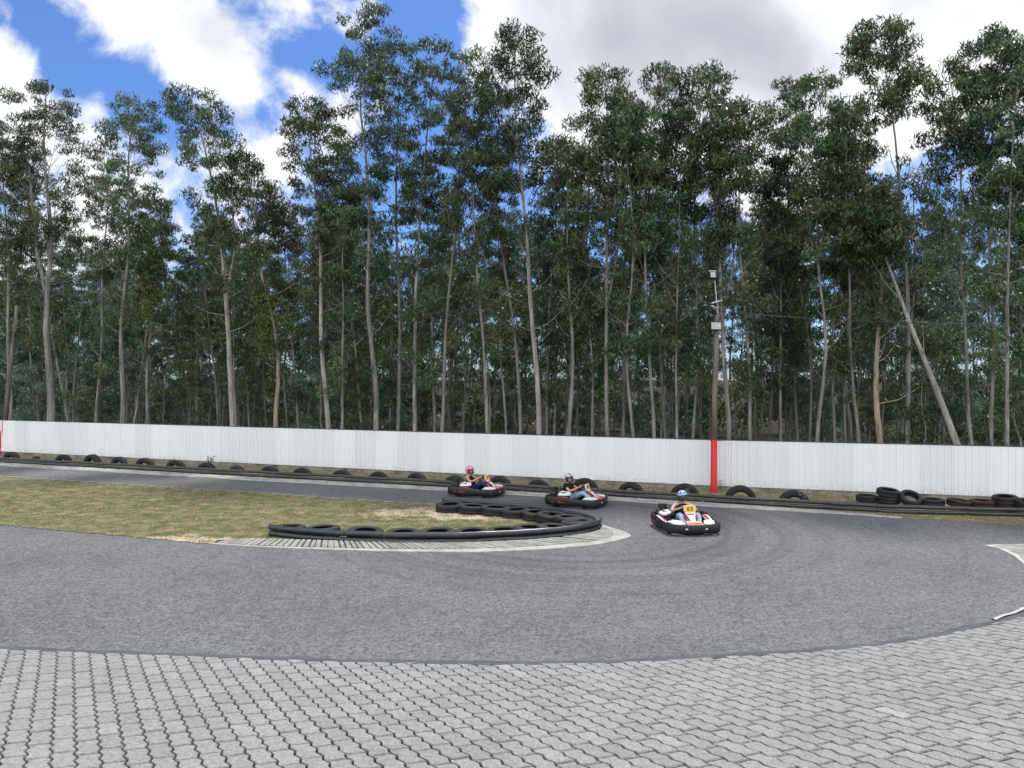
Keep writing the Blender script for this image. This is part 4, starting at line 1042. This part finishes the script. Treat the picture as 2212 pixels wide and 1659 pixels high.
def build_tree(name, rng, top, H, Rad, cb, r0, lean_mid=None, dens=1.0, low=.5, leafm='leaf', fork=0, n_cl=64, wood_only_low=False, leafsize=1.0, epic=None, bark='bark', wig=1.0):
    """local frame at the trunk foot. top=(x,y,H). returns (trunk mesh, crown mesh)"""
    top = Vector(top); wob = [Vector((rng.normal()*.075*wig, rng.normal()*.075*wig, 0)) for _ in range(9)]
    pts = []
    for i in range(13):
        t = i/12
        p = top*t+(wob[0]*math.sin(math.pi*t)+wob[1]*.8*math.sin(2*math.pi*t)+wob[2]*.5*math.sin(4.3*math.pi*t))*1.6+wob[i % 9]*.12*math.sin(math.pi*t)
        if lean_mid is not None: p += Vector(lean_mid)*4*t*(1-t)
        pts.append(p)
    def stem(t):
        t = min(1, max(0, t))*12; i = min(11, int(t)); return pts[i].lerp(pts[i+1], t-i)
    rs = [r0*(1.12 if i == 0 else 1)*(1-.9*(i/12)**1.1) for i in range(13)]
    mb = MB(); mb.tube([Vector((0, 0, -.3))]+pts, [r0*1.25]+rs, 9)
    cen, rad = [], []
    c0 = cb/H
    for k in range(n_cl):
        u = ((k+rng.random())/n_cl)                       # 0 crown bottom .. 1 top
        t0 = c0+(1-c0)*u
        if u < .55 and rng.random() < .38: continue
        prof = max(.2, math.sin(math.pi*(.17+.7*u))**.62)*(.62+.38*min(1, u*2.2))
        a = k*2.39996+rng.normal()*.35; rr = Rad*prof*(.3+.7*math.sqrt(rng.random()))
        s0 = stem(max(.1, t0-(.09+.05*rng.random())*min(1, rr/1.5)))
        tip = stem(t0)+Vector((math.cos(a)*rr, math.sin(a)*rr, rng.normal()*.2))
        tip.z = min(tip.z, top.z-.2-.55*rr*rr/max(.3, Rad))
        rb = max(.008, r0*.22*(1-t0*.75))
        mid = s0.lerp(tip, .5)+Vector((0, 0, -.12*rr+rng.normal()*.08))
        mb.tube([s0, mid, tip], [rb, rb*.6, rb*.25], 4, False)
        cr = (.3+.32*rng.random())*(.65+.35*min(1.4, Rad/1.6))*(1 if u < .85 else .8)
        cen.append(tip); rad.append((cr, cr, cr*.72))
        if rr > .8 and rng.random() < .6:
            q = s0.lerp(tip, .55)+Vector((rng.normal()*.25, rng.normal()*.25, .1)); cen.append(q); rad.append((cr*.75, cr*.75, cr*.55))
    cen.append(top-Vector((0, 0, .3))); rad.append((.35, .35, .5))
    nlow = int(low*16)
    for k in range(nlow):                                 # sparse shoots lower on the trunk
        t0 = c0*(.3+.7*rng.random()**.7); s0 = stem(t0); a = rng.random()*6.28; rr = Rad*(.25+.6*rng.random())
        tip = s0+Vector((math.cos(a)*rr, math.sin(a)*rr, .3+rng.random()*.5)); mb.tube([s0, s0.lerp(tip, .5)-Vector((0, 0, .05)), tip], [r0*.1, .012, .006], 4, False)
        cr = .3+.35*rng.random(); cen.append(tip); rad.append((cr, cr, cr*.9))
    for k in range(7):                                    # bare dead twigs
        t0 = c0*(.5+.6*rng.random()); s0 = stem(t0); a = rng.random()*6.28; rr = .6+.9*rng.random()
        tip = s0+Vector((math.cos(a)*rr, math.sin(a)*rr, .5+rng.random()*.9)); mid = s0.lerp(tip, .5)+Vector((0, 0, -.15)); mb.tube([s0, mid, tip], [.02, .013, .005], 4, False)
    if fork:
        s0 = stem(.42); tp = stem(.85)+Vector((fork, rng.normal()*.3, 0)); mb.tube([s0, s0.lerp(tp, .35)+Vector((fork*.25, 0, -.2)), tp], [r0*.55, r0*.4, r0*.12], 7, False)
        cen.append(tp); rad.append((.7, .7, .6)); cen.append(tp+Vector((.3, .2, -.8))); rad.append((.6, .6, .5))
    cen = np.array([tuple(c) for c in cen]); rad = np.array(rad)
    vol = rad[:, 0]*rad[:, 1]
    cnt = np.maximum(12, (vol*(560 if leafsize == 1 else 640)*dens/leafsize**1.5)).astype(int)
    V, Q, t = leaves(rng, cen, rad, cnt, .225*leafsize, .046*leafsize, tint0=rng.random(len(cen)))
    tm = bpy.data.meshes.new('trunk'); tm.from_pydata(mb.v, [], mb.f); tm.polygons.foreach_set('use_smooth', [True]*len(mb.f)); tm.materials.append(M[bark]); tm.update()
    cm = np_mesh('crown', V, Q, M[leafm], t)
    return tm, cm
def add_tree(name, base, tm, cm, label, cat, group, rz=0, sc_=(1, 1, 1)):
    root = empty(name, base, rz); root.scale = sc_; tag(root, label, cat, group)
    link('trunk', tm, root); link('crown', cm, root); return root
def wall_Y(px):                                        # distance ahead of the wall along this photo column
    return on_wall(px).y
# base px, metres behind the wall, top px, top py, crown half width px, crown bottom py, trunk px, label, (options)
FRONT = [
 (21, 2.2, 2, 262, 62, 560, 9, 'eucalyptus at the frame edge behind the leaning grey pole', {}),
 (104, 2.5, 96, 178, 92, 520, 17, 'thick grey eucalyptus forking low, nearest the leaning grey pole', {'fork': -.9}),
 (145, 4.5, 38, 300, 60, 560, 7, 'thin eucalyptus just past the low-forking thick one', {}),
 (208, 3.5, 236, 330, 55, 600, 8, 'slim eucalyptus with a bare upper stem against white cloud', {}),
 (260, 2.0, 290, 205, 70, 500, 11, 'straight grey eucalyptus with a rounded top under the big white cloud', {}),
 (285, 5.0, 340, 420, 50, 620, 7, 'short thin eucalyptus behind the straight grey one', {}),
 (312, 2.6, 330, 470, 46, 640, 7, 'slim eucalyptus draped in a column of yellow-green leaves', {'epic': (330, 610, 22, 70)}),
 (496, 1.6, 405, 186, 78, 520, 13, 'pale eucalyptus with bent trunk and a wide leaning double crown', {'fork': 1.3, 'mid': .55, 'bark': 'bark_pale'}),
 (586, 1.5, 520, 320, 62, 560, 11, 'leaning eucalyptus with yellow peeling foot and yellow-green climber', {'epic': (562, 690, 20, 70), 'mid': .3, 'bark': 'bark_orange'}),
 (642, 4.0, 612, 430, 44, 640, 6, 'thin dark eucalyptus right of the climber-clad leaning one', {}),
 (709, 1.5, 655, 205, 66, 470, 12, 'smooth pale eucalyptus with a pointed crown standing alone against blue sky', {'bark': 'bark_pale'}),
 (735, 2.2, 748, 400, 50, 620, 8, 'slim brown eucalyptus close beside the smooth pale one', {}),
 (788, 4.2, 726, 330, 50, 600, 7, 'thin eucalyptus leaning behind the tallest tree', {}),
 (802, 1.8, 790, 10, 86, 480, 12, 'tallest eucalyptus of all, its crown reaching the frame top', {'n': 62}),
 (859, 3.6, 868, 78, 60, 480, 9, 'dark dense eucalyptus shouldering the tallest tree', {}),
 (902, 1.8, 945, 82, 64, 470, 10, 'reddish-stemmed eucalyptus with its top in the blue gap', {'mid': -.3}),
 (937, 4.0, 916, 330, 52, 600, 8, 'grey eucalyptus in the shade behind the reddish-stemmed one', {}),
 (956, 2.4, 1018, 106, 56, 480, 9, 'eucalyptus leaning over the curved bare bush', {}),
 (1053, 1.7, 1012, 250, 55, 520, 9, 'pale eucalyptus leaning away from the second kart', {}),
 (1093, 4.5, 1076, 330, 46, 600, 6, 'thin eucalyptus between two pale leaning ones', {}),
 (1121, 2.5, 1060, 180, 58, 520, 9, 'brown-footed eucalyptus leaning behind the straight pale column', {}),
 (1157, 1.5, 1112, 56, 84, 440, 13, 'straight pale column-like eucalyptus topped by a broad crown under the cloud edge', {'n': 58, 'bark': 'bark_pale'}),
 (1185, 4.5, 1192, 300, 46, 600, 6, 'very thin eucalyptus right behind the straight pale column', {}),
 (1225, 2.0, 1222, 290, 46, 560, 9, 'knotty brown eucalyptus above the middle kart', {}),
 (1282, 2.8, 1272, 330, 40, 640, 5, 'pole-thin pale eucalyptus above the middle kart', {}),
 (1315, 2.2, 1308, 146, 74, 460, 10, 'paired-trunk eucalyptus with a wide flat crown under grey cloud', {'fork': .7}),
 (1343, 3.6, 1372, 240, 56, 540, 8, 'eucalyptus standing between the paired trunks and a leaning stem', {}),
 (1369, 2.0, 1342, 200, 52, 560, 8, 'eucalyptus with clean pale stem tilting left of the lamp pole', {}),
 (1417, 1.8, 1430, 136, 62, 480, 9, 'eucalyptus with high narrow crown two stems left of the lamp pole', {'mid': -.4}),
 (1436, 4.2, 1398, 300, 50, 600, 8, 'shaded brown eucalyptus left of the lamp pole', {}),
 (1465, 2.2, 1474, 230, 52, 560, 7, 'grey eucalyptus nearest the lamp pole on its left', {}),
 (1494, 3.4, 1522, 140, 78, 470, 8, 'broad dome-topped eucalyptus rising over the lamp pole', {'n': 56}),
 (1571, 1.6, 1566, 210, 62, 520, 11, 'forked reddish eucalyptus directly right of the lamp pole', {'fork': .8}),
 (1617, 2.0, 1602, 215, 58, 540, 9, 'grey eucalyptus with side branch sweeping out, right of the lamp pole', {}),
 (1687, 3.4, 1680, 330, 48, 620, 7, 'dark thin eucalyptus amid deep shade right of the lamp pole', {}),
 (1742, 4.5, 1702, 168, 60, 520, 6, 'eucalyptus with a flat-shouldered crown at the dip in the skyline', {}),
 (1767, 1.6, 1772, 152, 66, 500, 9, 'orange-pale slender eucalyptus with blue saplings round its foot', {}),
 (1803, 4.0, 1806, 300, 50, 600, 7, 'thin eucalyptus behind the blue saplings', {}),
 (1834, 5.0, 1846, 220, 56, 560, 7, 'thin eucalyptus left of the bent grey stem', {}),
 (1857, 2.2, 1830, 240, 58, 560, 8, 'bent grey eucalyptus stem left of the broken snag', {'mid': -.2}),
 (1918, 1.4, 1902, 400, 50, 700, 15, 'broken-looking pale orange eucalyptus with thick stripped trunk', {'bark': 'bark_orange', 'low': 0}),
 (1951, 2.6, 1893, 40, 72, 250, 11, 'lone high eucalyptus with long bare stem and tight top crown', {'n': 48, 'mid': .45, 'low': .5}),
 (2069, 1.2, 1868, 440, 58, 560, 16, 'steeply leaning silver eucalyptus trunk crossing its neighbours', {'bark': 'bark_pale', 'low': 0, 'straight': 1}),
 (2107, 3.0, 2048, 130, 76, 440, 9, 'eucalyptus with open airy crown near a patch of blue', {}),
 (2148, 2.4, 2142, 62, 76, 420, 9, 'tall eucalyptus next to last before the right frame edge', {'n': 56}),
 (2176, 1.8, 2205, 78, 76, 480, 10, 'reddish eucalyptus closest to the right frame edge', {}),
 (2262, 2.0, 2236, 240, 70, 560, 10, 'eucalyptus cut by the right frame edge', {}),
]
for i, (bpx, dd, tx, ty, Rp, cbp, th, lab, op) in enumerate(FRONT):
    rng = np.random.default_rng(100+i)
    Yb = wall_Y(bpx)+dd; base = Vector(((bpx-1106)/F*Yb, Yb, 0))
    zf = max(.3, CAM_H-(CAM_H-1.75)*Yb/wall_Y(bpx)); tpw = PD(tx, ty, Yb+rng.normal()*.5)
    base.x -= (tpw.x-base.x)*zf/(tpw.z-zf)
    tp = tpw-base
    H = tp.z; Rad = Rp/F*Yb; cb = PD(tx, cbp, Yb).z; r0 = th/F*Yb/2
    md = (op['mid'], 0, 0) if 'mid' in op else None
    tm, cm = build_tree('eucalyptus_tree', rng, tp, H, Rad*1.0, cb, r0, md, 1.0, op.get('low', .5+.4*rng.random()), 'leaf', op.get('fork', 0), int(op.get('n', 46)*1.42), bark=op.get('bark', 'bark'), wig=.2 if 'straight' in op else 1.0)
    root = add_tree('eucalyptus_tree', base, tm, cm, lab, 'tree', 'front row of eucalyptus trees')
    if 'epic' in op:
        ex, ey, ew, eh = op['epic']; c0 = PD(ex, ey, Yb)-base; sc1 = Yb/F
        cen = []; rad = []
        for k in range(16):
            z = c0.z+(k/15-.5)*2*eh*sc1; t_ = z/H; x = tp.x*t_+(op.get('mid', 0))*4*t_*(1-t_); cen.append((x+rng.normal()*.12, tp.y*t_-.15+rng.normal()*.12, z)); rr = ew*sc1*(.6+.6*rng.random()); rad.append((rr, rr, rr))
        V, Q, t = leaves(rng, cen, rad, [130]*16, .2, .05); link('climber', np_mesh('climber', V, Q, M['leaf_yellow'], t), root)
# forest behind: copies of a few grown trees
protos = []
for k in range(9):
    rng = np.random.default_rng(500+k); H = 15.5
    protos.append(build_tree('eucalyptus_tree', rng, (rng.normal()*.5, rng.normal()*.5, H), H, 1.55+.3*rng.random(), H*(.42+.2*rng.random()), .085+.035*rng.random(), (rng.normal()*.2, rng.normal()*.2, 0), (.68), .6, 'leaf', 0, 50, leafsize=1.25))
rr_ = random.Random(11); spots = []
def wallpt(s, d): return WL[0]+wdir*s-wnor*d
Lw = (WL[-1]-WL[0]).length; tries = 0
while len(spots) < 252 and tries < 20000:
    tries += 1
    d = 3.6+30*rr_.random()**1.15; s = -26+(Lw+44)*rr_.random(); p = wallpt(s, d)
    if abs(p.x/p.y) > .72 or any((p-q).length < 1.2 for q, _ in spots): continue
    spots.append((p, d))
for i, (p, d) in enumerate(spots):
    tm, cm = protos[i % len(protos)]; s = rr_.uniform(.56, .88) if d < 14 else rr_.uniform(.65, 1.03); xy = (.3+.6*s)*rr_.uniform(.8, 1.0)
    add_tree('eucalyptus_tree', p, tm, cm, 'slender eucalyptus standing in the shade behind the front row', 'tree', 'eucalyptus trees deep in the wood', rr_.uniform(0, 6.28), (xy, xy, s))
# young blue-leaved saplings and bushes of the understorey
sap = []
for k in range(5):
    rng = np.random.default_rng(700+k); H = 5.2
    sap.append(build_tree('sapling', rng, (rng.normal()*.4, rng.normal()*.4, H), H, .95, .9, .035, None, 1.1, .0, 'leaf_blue' if k < 3 else 'leaf_bush', 0, 30, leafsize=.85))
nsap = 0; tries = 0; ss = []
while nsap < 54 and tries < 3000:
    tries += 1
    d = 2.6+17*rr_.random(); s = -4+(Lw+14)*rr_.random(); p = wallpt(s, d)
    if abs(p.x/p.y) > .71 or any((p-q).length < 1.0 for q in ss): continue
    ss.append(p); tm, cm = sap[rr_.randrange(5)]; s = rr_.uniform(.55, 1.15) if d < 6 else rr_.uniform(.8, 1.8)
    add_tree('sapling', p, tm, cm, 'young sapling with small leaves among the trunks behind the wall', 'sapling', 'saplings between the trunks', rr_.uniform(0, 6.28), ((s**.7)*1.1, (s**.7)*1.1, s)); nsap += 1
# far side of the wood: a thicket that reads as one mass
rng = np.random.default_rng(900); cen, rad = [], []
for k in range(340):
    d = rng.uniform(26, 42); s = rng.uniform(-34, Lw+24); p = wallpt(s, d); z = .3+7.5*rng.random()**1.8
    cen.append((p.x, p.y, z)); r_ = rng.uniform(.7, 1.5); rad.append((r_, r_, r_*.9))
for k in range(260):
    d = rng.uniform(23, 30); s = rng.uniform(-34, Lw+24); p = wallpt(s, d); cen.append((p.x, p.y, rng.uniform(.2, 2.6))); r_ = rng.uniform(.8, 1.4); rad.append((r_, r_, r_*.8))
V, Q, t = leaves(rng, cen, rad, [110]*len(cen), .4, .12)
tag(link('distant_thicket', np_mesh('distant_thicket', V, Q, M['leaf_bush'], t)), kind='stuff', label='dark thicket closing the far side of the wood', cat='thicket')

# ------------------------------------------------------------------ grass, weeds, litter
def inpoly(x, y, poly):
    x = np.asarray(x); y = np.asarray(y); c = np.zeros(len(x), bool); n = len(poly)
    for i in range(n):
        a, b = poly[i], poly[i-1]
        if a.y == b.y: continue
        hit = ((a.y > y) != (b.y > y)) & (x < (b.x-a.x)*(y-a.y)/(b.y-a.y)+a.x); c ^= hit
    return c
def blades(rng, xy, z, h, wd, tint):
    N = len(xy); ang = rng.random(N)*6.28; hh = h*(.4+rng.random(N)); lean = rng.normal(size=(N, 2))*.5
    wx, wy = np.cos(ang)*wd, np.sin(ang)*wd
    b0 = np.stack([xy[:, 0]-wx, xy[:, 1]-wy, np.full(N, z)], 1); b1 = np.stack([xy[:, 0]+wx, xy[:, 1]+wy, np.full(N, z)], 1)
    tp = np.stack([xy[:, 0]+lean[:, 0]*hh, xy[:, 1]+lean[:, 1]*hh, z+hh], 1)
    V = np.stack([b0, b1, tp], 1).reshape(-1, 3); return V, np.arange(3*N).reshape(N, 3), tint
rng = np.random.default_rng(31)
lx = np.array([(p.x, p.y) for p in lawn]); N0 = 150000
tuft = np.stack([rng.uniform(-17, 3.5, 9000), rng.uniform(18, 32, 9000)], 1)
xy = tuft[rng.integers(0, len(tuft), N0)]+rng.normal(size=(N0, 2))*.09
core = [p for p in lawn]
xy = xy[inpoly(xy[:, 0], xy[:, 1], core)]
V, Q, t = blades(rng, xy, .01, .035, .006, np.clip(rng.normal(.45, .25, len(xy)), 0, 1))
tag(link('lawn_grass', np_mesh('lawn_grass', V, Q, M['grass'], t)), kind='stuff', label='short dry grass of the infield', cat='grass')
vp = SI+list(reversed(WL)); N0 = 60000
xy = np.stack([rng.uniform(-30, 18, N0), rng.uniform(18, 44, N0)], 1); xy = xy[inpoly(xy[:, 0], xy[:, 1], vp)]
keep = np.array([not any(False for _ in ()) for _ in range(len(xy))], bool)
V, Q, t = blades(rng, xy, .0, .07, .007, np.clip(rng.normal(.5, .3, len(xy)), 0, 1))
tag(link('verge_grass', np_mesh('verge_grass', V, Q, M['grass'], t)), kind='stuff', label='straggly dry grass at the foot of the white wall', cat='grass')
# fallen leaves and scraps on verge and lawn
nt = mat('dry_leaf', rough=.8); t_ = nt.node('ShaderNodeAttribute', attribute_name='tint').outputs['Fac']; nt.l.new(nt.ramp(t_, [(0, (.12, .07, .035)), (.6, (.35, .25, .13)), (1, (.62, .52, .36))]), nt.b.inputs['Base Color']); m_dry = nt.m
xy = np.stack([rng.uniform(-30, 18, 9000), rng.uniform(18, 44, 9000)], 1)
sel = inpoly(xy[:, 0], xy[:, 1], vp) | (inpoly(xy[:, 0], xy[:, 1], core) & (rng.random(len(xy)) < .35)); xy = xy[sel]; N = len(xy)
a = rng.random(N)*6.28; l = .05+.06*rng.random(N); d_ = np.stack([np.cos(a)*l, np.sin(a)*l], 1); n_ = np.stack([-np.sin(a), np.cos(a)], 1)*.014
z = .03+.02*rng.random(N)
V = np.stack([np.c_[xy-d_, z], np.c_[xy-n_, z+.01], np.c_[xy+d_, z], np.c_[xy+n_, z+.012]], 1).reshape(-1, 3)
tag(link('leaf_litter', np_mesh('leaf_litter', V, np.arange(4*N).reshape(N, 4), m_dry, rng.random(N))), kind='stuff', label='tan fallen leaves scattered on verge and lawn', cat='leaf litter')
# weeds in front of the wall and by the apex tyres
def weed(p, h, n, label, grp, mt='leaf_bush'):
    root = empty('weed', p); tag(root, label, 'weed', grp); mb = MB(); cen, rad = [], []
    for k in range(n):
        a = random.uniform(0, 6.28); t = Vector((math.cos(a)*h*.3, math.sin(a)*h*.15, h*random.uniform(.6, 1))); mb.tube([(0, 0, -.02), t*.5+Vector((0, 0, h*.08)), t], [.005, .004, .002], 4, False); cen += [tuple(t), tuple(t*.7)]; rad += [(.05, .05, .06)]*2
    mb.build('stems', M['leaf_yellow'], root); V, Q, t = leaves(np.random.default_rng(int(abs(p.x)*1000)), cen, rad, [9]*len(cen), .06, .022, .2); link('foliage', np_mesh('foliage', V, Q, M[mt], t), root)
for px, py, h, n, lab in ((372, 1008, .42, 7, 'bushy pale weed beside the seventh half-buried tyre'), (455, 1010, .5, 9, 'bushy pale weed covering the eighth half-buried tyre'), (120, 985, .55, 4, 'tall wispy weed against the wall by the third half-buried tyre'),
                          (1830, 1098, .5, 4, 'thin dry weed stalks left of the lone loose tyre'), (1735, 1088, .5, 4, 'thin weed stalks beside the last half-buried tyre'), (1480, 1076, .3, 5, 'low weed in front of the pole-side tyre')):
    weed(P(px, py), h, n, lab, 'weeds along the wall', 'leaf_blue')
for px, py, lab in ((1012, 1100, 'weed sprig against the dusty tyre at the free end of the far apex row'), (1092, 1109, 'weed sprig by the middle of the far apex row')):
    weed(P(px, py), .28, 5, lab, 'weeds by the apex tyres')
